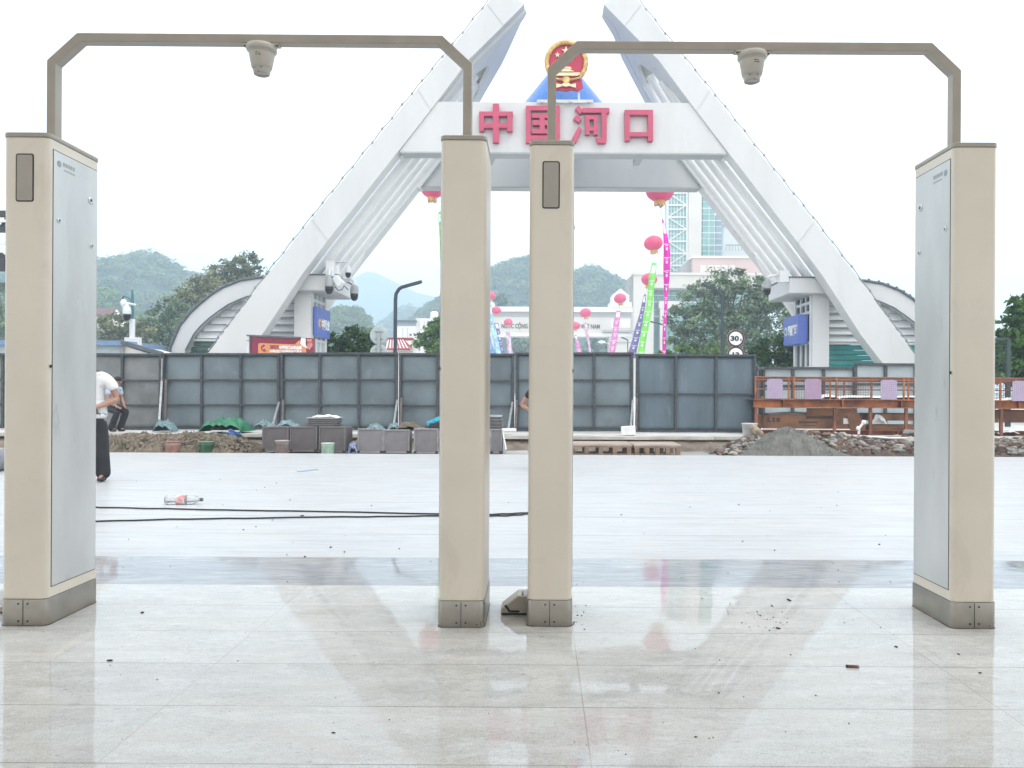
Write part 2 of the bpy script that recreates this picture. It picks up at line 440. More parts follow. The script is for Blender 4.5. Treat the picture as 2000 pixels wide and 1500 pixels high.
# ------------------------------------------------------------------ the two inspection gates
cream = mat('cream_paint', CREAM, .30, var=.035, scale=3, bump=.05, bscale=420, spec=.62, grime=((.22,1.6,(.50,.43,.34),.58),(.45,34,(.30,.25,.20),.70)))
capm = mat('taupe_paint', (.355,.315,.265), .36, var=.05, scale=8, bump=.06, bscale=380, metal=.15, spec=.6)
plm = mat('plinth_metal', (.34,.315,.275), .30, metal=.65, var=.09, scale=9, bump=.12, bscale=300, grime=((.35,9,(.42,.37,.29),.6),))
winm = mat('indicator_panel', (.37,.33,.285), .35, var=.05, scale=9, bump=.1, bscale=350)
pan = mat('brushed_panel', (.62,.62,.60), .36, metal=.35, var=.10, scale=3.2, bump=.05, bscale=260, stretch=(1,1,.35), detail=9, grime=((.55,4.2,(.66,.67,.65),.55),(.4,7,(.33,.34,.33),.62)))
blk = mat('black_rubber', (.02,.02,.02), .6, var=.1)
chrome = mat('lock_steel', (.62,.63,.63), .25, metal=.9, var=.05)
faint = mat('faint_print', (.33,.355,.36), .5, var=.05)
W2, DP, HP, SPAN = .1125, .425, 2.47, 2.155
def pedestal(root, side, window):
    """side -1: post on the left whose service door faces right (+x)"""
    M0 = Matrix.Translation(Vector((side*SPAN/2, 0, 0)))
    def mv(mb):
        mb.v = [tuple(M0 @ Vector(v)) for v in mb.v]; return mb
    inn = -side
    body = mv(MB().rrect(-W2, W2, 0, DP, .136, HP-.026, .030)).build('pedestal', cream, root, local=True)
    if side < 0: body['label'] = 'post with a grey indicator panel near its top' 
    K = lambda mb, nm, m_, **k: mv(mb).build(nm, m_, body, local=True, **k)
    K(MB().rrect(-W2-.003, W2+.003, -.003, DP+.003, HP-.024, HP, .031), 'cap', capm, bevel=.004)
    K(MB().rrect(-W2-.004, W2+.004, -.004, DP+.004, 0, .134, .032), 'plinth', plm, bevel=.0015)
    K(MB().rrect(-W2-.006, W2+.006, -.006, DP+.006, 0, .0045, .034), 'foot_seal', mat('dirty_sealant', (.16,.13,.10), .8, var=.4, scale=20))
    sc = MB(); sc.box(-.0015, .0015, -.0052, -.003, .004, .131)
    for sx in (-.023, .023):
        for z in (.025, .112): sc.lathe([(.0045,0),(.0045,.003),(.002,.004)], (sx, -.0035, z), 10, Matrix.Rotation(R(90),4,'X'))
    K(sc, 'plinth_screw', blk)
    if window:
        def rplate(x0, x1, z0, z1, r_, y0, y1):
            pts = []
            for cx_, cz_, a0 in ((x1-r_, z1-r_, 0), (x0+r_, z1-r_, 90), (x0+r_, z0+r_, 180), (x1-r_, z0+r_, 270)):
                for k in range(6): a = R(a0+18*k); pts.append((cx_+r_*math.cos(a), y0, cz_+r_*math.sin(a)))
            return MB().prism(pts, (0, y1-y0, 0))
        K(rplate(-.0485, .0405, HP-.348, HP-.107, .012, -.0012, .02), 'panel_gasket', blk)
        K(rplate(-.0420, .0340, HP-.3415, HP-.1135, .007, -.003, .02), 'indicator_panel', winm)
    fx = inn*W2
    def plate(t0, y0, y1, z0, z1):
        a, b_ = sorted((fx - inn*.01, fx + inn*t0)); return MB().box(a, b_, y0, y1, z0, z1)
    K(plate(.0010, .031, .400, .186, HP-.072), 'door_gap', blk)
    door = K(plate(.0035, .035, .396, .190, HP-.076), 'service_door', pan, bevel=.0015)
    Mx = Matrix.Rotation(R(90)*inn, 4, 'Y')
    for y, z, r_ in ((.335, HP-.255, .020), (.072, HP-.425, .013), (.345, HP-.50, .013)):
        k = MB(); k.lathe([(r_,0),(r_,.004),(r_*.75,.0065),(r_*.35,.0065),(r_*.3,.003)], (fx+inn*.003, y, z), 18, Mx)
        k.cur = 1; k.lathe([(r_*.34,0),(r_*.34,.0095)], (fx+inn*.001, y, z), 10, Mx); K(k, 'lock', [chrome, blk])
    K(MB().lathe([(.008,0),(.008,.003)], (fx, .022, 1.30), 10, Mx), 'bolt_hole', blk)
    pr = MB()
    def dash(y0, y1, z0, z1):
        a, b_ = sorted((fx, fx+inn*.0042)); pr.box(a, b_, y0, y1, z0, z1)
    pr.lathe([(.017,0),(.017,.0042)], (fx, .075, HP-.135), 16, Mx)
    for i in range(5): dash(.105+.02*i, .119+.02*i, HP-.138, HP-.118)
    for i in range(8): dash(.112+.0115*i, .120+.0115*i, HP-.160, HP-.153)
    K(pr, 'faint_print', faint)
    if side < 0:
        # low sensor box fixed to the outer foot of the post
        z = [(-W2-.145, .012), (-W2, .012), (-W2, .105), (-W2-.055, .105), (-W2-.145, .034)]
        sb = mv(MB().prism([(x, .19, zz) for x, zz in z], (0, .13, 0))).build('sensor_box', cream, root, bevel=.003, local=True)
        sb['label'] = 'low wedge shaped sensor box with a black bent stripe'
        q = mv(MB().prism([(x*1.0, .187, zz) for x, zz in [(-W2-.140,.014),(-W2,.014),(-W2,.098),(-W2-.053,.098),(-W2-.140,.032)]], (0,.002,0))).build('end_plate', capm, sb, local=True)
        s_ = MB(); s_.prism([(-W2-.1275,.1845,.0525),(-W2-.1165,.1845,.0575),(-W2-.094,.1845,.0275),(-W2-.045,.1845,.0275),(-W2-.045,.1845,.0165),(-W2-.100,.1845,.0165)], (0,.002,0))
        if False: s_.bar((-W2-.122,.1855,.055), (-W2-.095,.1855,.022), .003, .012, up=(1,0,.8)); s_.bar((-W2-.098,.1855,.0215), (-W2-.045,.1855,.0215), .003, .010)
        mv(s_).build('black_stripe', blk, sb, local=True); s_ = MB()
        s_.box(-W2-.032,-W2-.028,.215,.26,.1045,.1062); s_.box(-W2-.037,-W2-.023,.200,.217,.1045,.1062); s_.box(-W2-.035,-W2-.025,.255,.268,.1045,.1062)
        mv(s_).build('arrow_mark', blk, sb, local=True)
        mv(MB().box(-W2-.143, -W2, .195, .315, 0, .012)).build('foot', blk, sb, local=True)
    return body
def make_gate():
    root = empty('inspection_gate', (0,0,0), 'cream walk-through inspection gate', 'security gate', 'cream walk-through inspection gates side by side')
    pedestal(root, -1, True); pedestal(root, 1, False)
    o = SPAN/2 + .023; ti = .0455; zt = 3.06; cx_, cz_ = .155, .145
    out = [(-o, HP-.001), (-o, zt-cz_), (-o+cx_, zt), (o-cx_, zt), (o, zt-cz_), (o, HP-.001)]
    k = ti*.42
    inn = [(o-ti, HP-.001), (o-ti, zt-cz_-k+.0), (o-cx_-k+.0, zt-ti), (-o+cx_+k, zt-ti), (-o+ti, zt-cz_-k), (-o+ti, HP-.001)]
    quads = MB(); pts = out + inn
    for a, b_, c, d_ in ((0,1,10,11),(1,2,9,10),(2,3,8,9),(3,4,7,8),(4,5,6,7)):
        q = [pts[i] for i in (a,b_,c,d_)]
        quads.prism([(x, .185, z) for x, z in q], (0, .056, 0))
    bar = quads.build('arch_bar', capm, root, local=True)
    # drop the inner walls left where the five lengths meet
    bm = bmesh.new(); bm.from_mesh(bar.data); bmesh.ops.remove_doubles(bm, verts=bm.verts, dist=1e-5)
    seen = {}
    for f in bm.faces: seen.setdefault(tuple(sorted(v.index for v in f.verts)), []).append(f)
    bmesh.ops.delete(bm, geom=[f for fs in seen.values() if len(fs) > 1 for f in fs], context='FACES')
    bmesh.ops.recalc_face_normals(bm, faces=bm.faces); bm.to_mesh(bar.data); bm.free()
    b = bar.modifiers.new('edge', 'BEVEL'); b.width = .003; b.segments = 2; b.limit_method = 'ANGLE'; b.angle_limit = R(25)
    return root
g1 = make_gate(); g2 = copy_tree(g1)
g1.location = (-1.494, 3.870, 0); g1.rotation_euler.z = R(.25); g1.scale = (1.0215, 1.06, 1.006)
g2.location = (1.1315, 3.90, 0)
g1['label'] = 'cream inspection gate on the left, in front of the worker in the white T-shirt'
g2['label'] = 'cream inspection gate on the right, in front of the gold and red emblem'

camcream = mat('camera_shell', (.50,.46,.40), .4, var=.03, scale=30, bump=.05, bscale=300)
camgrey = mat('camera_grey', (.42,.395,.35), .4, var=.04, scale=30)
def dome_cam(loc):
    root = empty('turret_camera', loc, 'x', 'security camera', 'turret cameras hanging under the gate bars')
    K = lambda mb, nm, m_, **k: mb.build(nm, m_, root, local=True, **k)
    K(MB().rrect(-.096,.096,-.026,.026,-.007,0,.004), 'mount_plate', camcream)
    K(MB().lathe([(.074,-.006),(.077,-.008),(.077,-.034),(.074,-.036)], n=40), 'base_ring', camcream)
    K(MB().lathe([(.072,-.035),(.066,-.050)], n=40), 'skirt', camgrey)
    sh = K(MB().lathe([(.066,-.049),(.0655,-.056),(.053,-.122),(.051,-.124)], n=40), 'housing', camcream)
    K(MB().lathe([(.050,-.123),(.041,-.150),(.042,-.156),(.034,-.160),(.028,-.152)], n=40), 'lens_ring', camgrey)
    h = MB()
    for a, r_, z in ((-125,.0465,-.133), (-72,.0465,-.133), (-92,.0405,-.156)):
        h.ell((r_*math.cos(R(a)), r_*math.sin(R(a)), z), .0032,.0032,.0032)  # black beads stand in for the dark holes of the lens ring
    for a in (0, 180): h.lathe([(.005,-.011),(.005,-.006)], (.087*math.cos(R(a)), -.012, 0), 10)
    K(h, 'hole_and_screw', blk)
    tx = MB()
    for a0, a1, z0, z1 in ((-100,-90,-.066,-.062),(-86,-80,-.066,-.063),(-100,-94,-.076,-.072),(-91,-84,-.0755,-.072),(-81,-76,-.077,-.070)):
        for k in range(3):
            b0, b1 = R(a0+(a1-a0)*k/3), R(a0+(a1-a0)*(k+1)/3); rr = lambda z: .0655-(-.056-z)/.066*.0125+.0006
            tx.add([(rr(z)*math.cos(b), rr(z)*math.sin(b), z) for b, z in ((b0,z0),(b1,z0),(b1,z1),(b0,z1))], [(0,1,2,3)])
    tx.build('printed_label', blk, sh, local=True)
    return root
dc = dome_cam((-1.494, 3.870+.226, 3.0318)); dc2 = copy_tree(dc); dc2.location = (1.1255, 3.90+.213, 3.0135); dc2.rotation_euler.z = R(6)
dc['label'] = 'cream turret camera hanging under the bar of the left gate, against plain sky'
dc2['label'] = 'cream turret camera hanging under the bar of the right gate, beside the white arch leg'
# ------------------------------------------------------------------ the great white border arch
white = mat('white_cladding', (.56,.565,.565), .45, var=.035, scale=.9, bump=.04, bscale=8, stretch=(1,1,.22), grime=((.18,1.1,(.44,.45,.44),.56),(.30,5,(.40,.40,.38),.64)))
tubem = mat('white_tube', (.70,.705,.705), .35, var=.03, scale=2)
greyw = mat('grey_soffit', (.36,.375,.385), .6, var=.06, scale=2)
trimm = mat('dark_trim', (.10,.12,.14), .5, var=.2, scale=5)
redl = mat('red_letters', (.46,.06,.125), .4, var=.08, scale=3)
YA, YB, XC = 26.0, 31.0, .745
KA = YA/F
zA = lambda y: H + (CY-y)*KA                 # height of a picture row in the front plane
ctr = lambda y: 1098 + (420-y)*.0052         # the arch's axis in the picture (camera roll)
outer = [(706,0),(690,.0)]
# half widths (picture units in the front plane) of the outer and inner edge of a leg
O_T = [(845,806),(750,736),(690,690),(540,578),(420,484),(310,395),(200,307),(66,197),(16,157),(-28,124)]
I_T = [(845,731),(750,660),(653,584),(540,510),(476,462),(420,418),(340,356),(280,309),(197,245),(117,185),(60,128),(8,77)]
def interp(T, y):
    T = sorted(T)
    if y <= T[0][0]: a, b = T[0], T[1]
    elif y >= T[-1][0]: a, b = T[-2], T[-1]
    else:
        for a, b in zip(T, T[1:]):
            if a[0] <= y <= b[0]: break
    return a[1] + (b[1]-a[1])*(y-a[0])/(b[0]-a[0])
def E(T, y): return interp(T, y)*KA, zA(y)
def yback(y):                                 # the leg's depth closes towards its tip
    pts = [(-40,26.05),(8,26.3),(60,28.3),(117,29.7),(200,30.9),(260,YB)]
    return interp(pts, y) if y < 260 else YB
arch = empty('border_gate_arch', (XC, 28.5, .22), 'giant white leaning-leg arch with four red Chinese characters on its beam', 'arch')
rows = [845,750,690,653,600,540,476,420,340,280,240,197,155,117,85,60,35,8]
for sg in (-1, 1):
    X = lambda hx: XC + sg*hx
    def slab(y0f, t0, name, m, rs):
        mb = MB(); n_ = len(rs); vs = []
        for y in rs:
            (ox, oz), (ix, iz) = E(O_T, y if y > 8 else 8-36*.0), E(I_T, y)
            if y == 8: ox, oz = E(O_T, -28)
            ya, yb = y0f(y)
            vs += [(X(ox),ya,oz),(X(ix),ya,iz),(X(ix),yb,iz),(X(ox),yb,oz)]
        fs = []
        for i in range(n_-1):
            for k in range(4): fs.append((i*4+k, i*4+(k+1)%4, (i+1)*4+(k+1)%4, (i+1)*4+k))
        fs += [(0,3,2,1), tuple(4*(n_-1)+k for k in range(4))]
        mb.add(vs, fs); return mb
    fr = slab(lambda y: (YA, YA+.62), .62, 'front_leg', white, rows).build('front_leg', white, arch, bevel=.02)
    # seams between the cladding sheets
    sm = MB()
    for y, sh in ((452,40),(196,0),(30,22)):
        a = E(O_T, y-22); b = E(I_T, y+20)
        sm.bar((X(a[0]), YA-.002, a[1]), (X(b[0]), YA-.002, b[1]), .010, .02, up=(0,1,0))
    sm.build('cladding_seam', mat('seam_grey', (.44,.45,.455), .6), fr)
    slab(lambda y: (max(YA+.63, yback(y)-.62), max(YA+.9, yback(y))), .62, 'rear_leg', white, rows).build('rear_leg', white, arch, bevel=.02)
    # webs closing the leg towards its top: outer one whole, inner one with a long round-topped slot
    wo = MB(); top = [y for y in rows if y <= 85]
    vs = []
    for y in top:
        ox, oz = E(O_T, y if y > 8 else -28); vs += [(X(ox-.12), YA+.5, oz), (X(ox-.12), max(YA+.7, yback(y)-.3), oz)]
    wo.add(vs, [(2*i, 2*i+1, 2*i+3, 2*i+2) for i in range(len(top)-1)])
    o = wo.build('outer_web', white, arch); o.modifiers.new('thick', 'SOLIDIFY').thickness = .1
    wi = MB()
    ys = [8,20,35,50,65,80,86,87,89,92,97,104,113,125,140,160,185,215,250,300]
    def slot(y):
        if y < 87: return .5, .5
        k = math.sqrt(min(1, (y-87)/75)); return .5-.40*k, .5+.36*k
    L_, R_ = [], []
    for y in ys:
        ix, iz = E(I_T, y); a, b = slot(y); y0, y1 = YA+.3, max(YA+.5, yback(y)-.02)
        q = lambda w_: (X(ix+.03), y0+(y1-y0)*w_, iz)
        L_ += [q(0), q(a)]; R_ += [q(b), q(1)]
    for S in (L_, R_): wi.add(S, [(2*i,2*i+1,2*i+3,2*i+2) for i in range(len(ys)-1)])
    o = wi.build('inner_web', white, arch); o.modifiers.new('thick', 'SOLIDIFY').thickness = .12
    # the four long tubes, and a fifth that dies into the rear leg
    for i in range(4):
        yy = YA + 1.05 + .80*i
        pts = []
        for y in ([556,540,480,420,340,280,197,150,120,104] if i in (1,2) else [556,540,480,420,340,280,197,160,132]):
            ox, oz = E(O_T, y); ix, iz = E(I_T, y); k = 0 if y > 180 else .22*(180-y)/80
            pts.append((X(ix*(1-k)+ox*k-.03), yy, iz))
        MB().tube(pts, .155, 18).build('tube', tubem, arch)
    pts = []
    for y in [640,600,560,520,500,470,455,446]:
        ox, oz = E(O_T, y); ix, iz = E(I_T, y); pts.append((X(ix*.93+ox*.07), YB-.66, iz))
    MB().tube(pts, [.22]*4+[.20,.15,.09,.02], 16).build('tube', tubem, arch)
    # strings of bulbs along the outer edge
    ls = MB(); ed = [E(O_T, y) for y in range(-20, 700, 12)]
    pts = [(X(a+.05), YA+.05, z+.04+.03*math.sin(i*1.7)) for i, (a, z) in enumerate(ed)]
    ls.tube(pts, .017, 5)
    for i in range(1, len(pts), 2): ls.ell(pts[i], .042,.042,.055, 8, 6)
    ls.build('light_string', mat('cable_grey', (.26,.27,.28), .6, var=.2), arch)
# beams
def beam(y0, y1, ya, yb, name, hx0, hx1):
    mb = MB(); z0, z1 = zA(y0), zA(y1)
    mb.prism([(XC-hx0*KA, ya, z0), (XC+hx0*KA, ya, z0), (XC+hx1*KA, ya, z1), (XC-hx1*KA, ya, z1)], (0, yb-ya, 0))
    return mb.build(name, white, arch, bevel=.015)
bf = beam(297, 198, YA+.06, YA+.52, 'front_beam', 322, 247)
b2 = beam(297, 230, YB-.50, YB-.06, 'rear_beam', 322, 271)
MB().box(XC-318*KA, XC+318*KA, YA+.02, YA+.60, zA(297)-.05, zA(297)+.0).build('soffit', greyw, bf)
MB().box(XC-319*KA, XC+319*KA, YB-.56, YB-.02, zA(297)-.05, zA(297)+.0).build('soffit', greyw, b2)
for px in (1250, 962): MB().bar(P(px, 303, YA+.7), P(px-8, 318, YA+1.6), .22).build('bracket', greyw, arch)
# the four characters, each from its own strokes (in an enlarged frame of the picture)
Zc = lambda x, y: P(800+x/3.75, y/3.75, YA+.06)
def char(strokes):
    mb = MB()
    for k, st in enumerate(strokes):
        if len(st) == 4 and not isinstance(st[0], tuple):
            x0, y0, x1, y1 = st; st = [(x0,y0),(x1,y0),(x1,y1),(x0,y1)]
        mb.prism([Zc(*p) + Vector((0, -.20-.0015*k, 0)) for p in st], (0, .20+.0015*k, 0))
    return mb.build('red_character', redl, arch)
char([(612,775,656,1055),(512,832,757,863),(512,916,755,950),(512,862,548,972),(716,862,755,974)])
char([(852,790,888,1058),(1065,792,1100,1062),(852,790,1100,823),(852,1006,1100,1038),(898,848,1050,878),(903,896,1050,930),(895,960,1055,992),(952,850,990,990),[(1004,935),(1026,925),(1046,955),(1024,965)]])
char([[(1210,812),(1235,788),(1270,824),(1246,850)],[(1197,885),(1220,856),(1258,884),(1240,912)],[(1236,938),(1258,955),(1217,1058),(1185,1036)],
      (1265,806,1460,840),(1402,840,1440,1040),[(1440,1036),(1438,1052),(1425,1060),(1375,1060),(1362,1024),(1402,1022)],(1283,860,1316,998),(1345,860,1376,1000),(1283,860,1376,889),(1283,944,1376,972)])
char([(1572,820,1608,1042),(1740,822,1777,1044),(1572,820,1777,855),(1572,982,1777,1012)])

# emblem, its stand and the blue cone behind it
gold = mat('gold_relief', (.55,.36,.13), .4, metal=.35, var=.3, scale=7, bump=.8, bscale=9)
goldl = mat('pale_gold', (.72,.60,.38), .4, metal=.2, var=.1, scale=9)
emred = mat('emblem_red', (.46,.015,.06), .4, var=.12, scale=3)
em = empty('national_emblem', P(1106, 198, YA+.3), 'round red and gold emblem with stars and a gate tower, standing on the white beam', 'emblem')
ec = P(1106.5, 131, YA-.05); kE = KA/10.0    # strokes below are in a frame enlarged ten times (1040,70)
def Ez(x, y, d=0.0): return P(1040+x/10, 70+y/10, YA-.05) + Vector((0, -d, 0))
def disc(cx_, cy_, rx, ry, d0, d1, n=48):
    return [Ez(cx_+rx*math.cos(2*math.pi*k/n), cy_+ry*math.sin(2*math.pi*k/n), d0) for k in range(n)]
q = MB(); q.prism(disc(660,540,385,392,0,0), (0,.14,0)); q.build('red_disc', emred, em)
ring = MB(); n_ = 72
def wreath(u, v):
    a = math.pi*.75 + u*math.pi*1.5; b = v*2*math.pi       # open at the bottom
    r_ = 382 + 46*math.cos(b) + 4*math.sin(a*22+b*2); return Ez(660+r_*math.cos(a), 532+(r_+10)*math.sin(a), .05+.06*math.sin(b)+.014*math.sin(a*40+b*3))
ring.grid(wreath, 150, 10); ring.build('gold_wreath', gold, em)
def star(cx_, cy_, r_, rot=0):
    pts = []
    for k in range(10):
        a = R(-90+rot+36*k); rr = r_ if k % 2 == 0 else r_*.40
        pts.append(Ez(cx_+rr*math.cos(a), cy_+rr*math.sin(a), .06))
    return MB().prism(pts, (0,.06,0))
star(655,305,92).build('star', goldl, em)
for x, y, r_ in ((487,385,56),(575,470,50),(735,470,50),(823,385,56)): star(x, y, r_).build('star', goldl, em)
tw = MB(); rc = lambda x0,y0,x1,y1,d: tw.prism([Ez(x0,y0,d),Ez(x1,y0,d),Ez(x1,y1,d),Ez(x0,y1,d)], (0,d,0))
tw.prism([Ez(550,655,.07),Ez(770,655,.07),Ez(735,620,.07),Ez(585,620,.07)], (0,.07,0))
rc(575,660,745,690,.06)
tw.prism([Ez(515,715,.09),Ez(810,715,.09),Ez(770,690,.09),Ez(555,690,.09)], (0,.09,0))
rc(400,728,925,775,.06); rc(380,776,890,796,.08); tw.build('gate_tower_relief', goldl, em)
gs = MB()
def swag(u, v):
    a = R(20+140*u); b = v*2*math.pi
    return Ez(655+330*math.cos(a), 760+(128)*math.sin(a)+22*math.cos(b), .11+.05*math.sin(b))
gs.grid(swag, 30, 8); gs.build('gold_wreath_base', gold, em)
gw = MB(); pts = []
for k in range(36):
    a = 2*math.pi*k/36; r_ = 84 if k % 2 else 66; pts.append(Ez(655+r_*math.cos(a), 893+r_*.85*math.sin(a), .17))
gw.prism(pts, (0,.06,0)); gw.build('gear_relief', gold, em)
rb = MB(); rb.prism([Ez(355,860,.05),Ez(960,860,.05),Ez(985,1015,.05),Ez(880,1085,.05),Ez(770,1062,.05),Ez(655,1090,.05),Ez(540,1062,.05),Ez(430,1085,.05),Ez(325,1015,.05)], (0,.09,0))
rb.build('red_drapery', emred, em)
bn = MB()
for s_ in (-1,1): bn.prism([Ez(655+s_*60,985,.13),Ez(655+s_*190,955,.13),Ez(655+s_*190,1040,.13),Ez(655+s_*60,1005,.13)][::s_], (0,.05,0))
bn.prism(disc(655,985,80,38,.16,0), (0,.06,0)); bn.build('gold_knot', goldl, em)
sd = MB()
for x in (420, 905): sd.bar(Ez(x,1060,-.10), Ez(x+(8 if x>600 else -8),1285,-.10), .07)
for z in (1270,1300): sd.bar(Ez(85,z,.02), Ez(1185,z,.02), .05)
for x in (190,470,740,1100): sd.ell(Ez(x,1302,.04), .06,.06,.06, 8, 6)
sd.build('stand', mat('galvanised', (.50,.52,.53), .4, metal=.4), em)
cone = MB(); cb = P(1100, 200, 28.4)
cone.lathe([(1.92,-.72),(1.36,0),(.66,.91),(.06,1.7)], cb, 48)
MB().box(XC-78*KA, XC+78*KA, YA+.53, 29.4, zA(232), cb.z-.72).build('roof_deck', white, arch)
tag(cone.build('blue_cone', mat('blue_enamel', (.006,.16,.58), .28, var=.1, scale=1.5)), 'glossy blue cone behind the round emblem on the beam', 'cone')
sup = None
# ------------------------------------------------------------------ guard booths and their arched shells at the feet of the arch
glassd = mat('dark_glass', (.035,.05,.05), .12, var=.2, scale=3)
glassg = mat('green_shutter', (.045,.26,.25), .4, var=.2, scale=1.5)
paleglass = mat('frosted_glass', (.42,.48,.46), .3, var=.1, scale=2)
bluesign = mat('blue_sign', (.075,.125,.42), .4, var=.08, scale=2)
signwhite = mat('sign_white', (.78,.79,.80), .5, var=.03)
alu = mat('white_frame', (.66,.67,.68), .4, var=.03)
louv = mat('louvre_white', (.62,.64,.65), .45, var=.04, scale=3)
YS = 27.5; KS = YS/F
def booth(sg, label, words, shutter):
    X = lambda x: XC + sg*x                     # x: distance from the arch's axis
    root = empty('guard_booth', (X(9.6), 28.2, .22), label, 'guard booth', 'white guard booths under the feet of the arch')
    hw = 8.06 + XC
    def bx(x0, x1, y0, y1, z0, z1, nm, m_, p=root, **k):
        a, b = sorted((X(x0), X(x1))); return MB().box(a, b, y0, y1, z0, z1).build(nm, m_, p, **k)
    # walls left as a frame round the glazed side that faces the axis
    bx(hw+.02, hw+.60, 27.0, 27.14, .22, 4.62, 'front_wall', white)
    bx(hw, hw+.16, 27.145, 27.30, .22, 4.62, 'corner_post', alu)
    bx(hw, hw+.12, 28.78, 28.92, .22, 4.62, 'corner_post', alu)
    bx(hw+.02, hw+.60, 28.925, 29.06, .22, 4.62, 'rear_wall', white)
    bx(hw+.08, hw+.14, 27.305, 28.775, .22, 4.62, 'side_glass', glassd if sg > 0 else paleglass)
    fm = MB()
    a, b = sorted((X(hw+.02), X(hw+.16)))
    for z in (2.05, 2.95, 4.02, 4.36): fm.box(a, b, 27.31, 28.77, z-.05, z+.05)
    for y in (27.75, 28.28): fm.box(a-.001, b+.001, y-.05, y+.05, .22, 4.6)
    fm.build('window_frame', alu, root)
    sgn = MB(); a, b = sorted((X(hw-.16 - (.22 if sg > 0 else 0)), X(hw-.03)))
    y0s, y1s = (27.14, 28.86) if sg < 0 else (27.35, 28.95)
    sgn.box(a, b, y0s, y1s, 3.07 if sg < 0 else 2.9, 4.12 if sg < 0 else 3.95)
    so = sgn.build('sign', bluesign, root, bevel=.01)
    fx = X(hw-.165-(.22 if sg > 0 else 0)) if True else 0
    rz = R(90) if sg < 0 else R(-90)
    ym = (y0s+y1s)/2; off = .22*(1 if sg < 0 else -1); zc = 3.55 if sg < 0 else 3.42
    text('lettering', words, .3, signwhite, Matrix.Translation((fx + (.004 if sg < 0 else -.004), ym+off, zc)) @ rot2(rz) @ FRONT, so, width=1.02, height=.40, bold=.012)
    bd = MB(); Mx = Matrix.Rotation(R(90)*(1 if sg < 0 else -1), 4, 'Y'); bc = (fx, ym-.52*(1 if sg<0 else -1), zc)
    bd.lathe([(.17,-.01),(.17,.012),(.10,.02)], bc, 24, Mx); bd.build('badge', mat('badge_gold', (.55,.42,.28), .4, metal=.2, var=.2, scale=30) if sg < 0 else mat('badge_silver', (.45,.52,.58), .4, var=.2, scale=30), so)
    bd = MB(); bd.lathe([(.09,.015),(.09,.026)], bc, 5, Mx, smooth=False); bd.build('badge_star', mat('badge_red', (.40,.10,.08), .4) if sg < 0 else bluesign, so)
    # canopy
    cw = 7.17 + XC
    ca_, cb_ = sorted((X(cw), X(hw+1.1)))
    cn = MB(); cn.box(ca_, cb_, 26.72, 29.2, 4.63, 5.16); cno = cn.build('canopy', white, root, bevel=.02)
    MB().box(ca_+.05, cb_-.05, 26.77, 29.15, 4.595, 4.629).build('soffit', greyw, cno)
    MB().box(ca_-.03, cb_+.03, 26.69, 29.23, 5.161, 5.20).build('roof_edge', trimm, cno)
    # arched shell: band between two curves, louvred wall and glazing inside it
    oc = [(328,705),(333,680),(351,638),(370,614),(389,596),(412,577),(436,562),(470,549),(509,543),(540,546),(560,552)]
    ic = [(352,705),(362,684),(379,651),(393,635),(408,621),(427,607),(446,594),(466,585),(484,578),(520,574),(552,576)]
    sx = lambda px, py: P(px, py, YS).x - XC; sz = lambda px, py: P(px, py, YS).z
    oc3 = [(X(-sx(*p)), sz(*p)) for p in oc]; ic3 = [(X(-sx(*p)), sz(*p)) for p in ic]
    oc3[0] = (oc3[0][0], .22); ic3[0] = (ic3[0][0], .22)
    oc3[0] = (X(-sx(326,720)), .22); ic3[0] = (X(-sx(346,720)), .22)
    sh = MB(); n_ = len(oc3)
    vs = []
    for y in (YS, YS+2.6):
        vs += [(x, y, z) for x, z in oc3] + [(x, y, z) for x, z in ic3]
    fs = []
    for i in range(n_-1):
        fs += [(i, i+1, n_+i+1, n_+i), (2*n_+i, 3*n_+i, 3*n_+i+1, 2*n_+i+1), (i, 2*n_+i, 2*n_+i+1, i+1), (n_+i, n_+i+1, 3*n_+i+1, 3*n_+i)]
    sh.add(vs, fs); sho = sh.build('arched_shell', white, root)
    e = MB(); e.tube([(x, YS-.03, z+.03) for x, z in oc3], .05, 6)
    for i, (x, z) in enumerate(oc3[1:], 1):
        x2, z2 = oc3[i-1]
        for k in (.3,.8): e.ell((x+(x2-x)*k, YS-.03, z+(z2-z)*k+.07), .06,.06,.06, 6, 5)
    e.tube([(x, YS-.01, z-.01) for x, z in ic3[1:]], .022, 6)
    e.build('roof_edge', trimm, sho)
    def xi(z):       # inner curve: x at height z
        pts = sorted([(zz, xx) for xx, zz in ic3[:-2]])
        return interp(pts, min(max(z, .25), pts[-1][0]))
    xin = X(hw+.56)
    lo = MB(); z = 3.0
    while z < 4.6:
        x0 = xi(min(z+.18, 4.5))
        a, b = sorted((x0, xin))
        lo.prism([(a, YS+.35, z), (a, YS+.22, z+.01), (a, YS+.34, z+.20), (a, YS+.38, z+.26), (a, YS+.52, z+.26), (a, YS+.52, z)], (b-a, 0, 0)); z += .262
    lo.build('louvred_wall', louv, root)
    gl = MB()
    for k in range(14):
        za, zb = .25+.19*k, .25+.19*(k+1)-.012
        a, b = sorted((xi((za+zb)/2), xin))
        gl.prism([(a,YS+.42,za),(a,YS+.38,za+.03),(a,YS+.38,zb-.03),(a,YS+.42,zb)], (b-a,0,0))
    gl.build('shutter', shutter, root)
    a, b = sorted((xi(2.9), xin)); MB().box(a, b, YS+.25, YS+.5, 2.915, 2.99).build('shutter_box', louv, root)
    return root
booth(-1, 'white guard booth under the left arch leg, its blue sign with a gold badge', '中国公安', mat('green_glass_reflection', (.06,.115,.10), .2, var=.2, scale=2))  # same glazing as the right booth, darkened in colour for its reflection
booth(1, 'white guard booth with teal shutter at the foot of the right arch leg', '移民管理', glassg)
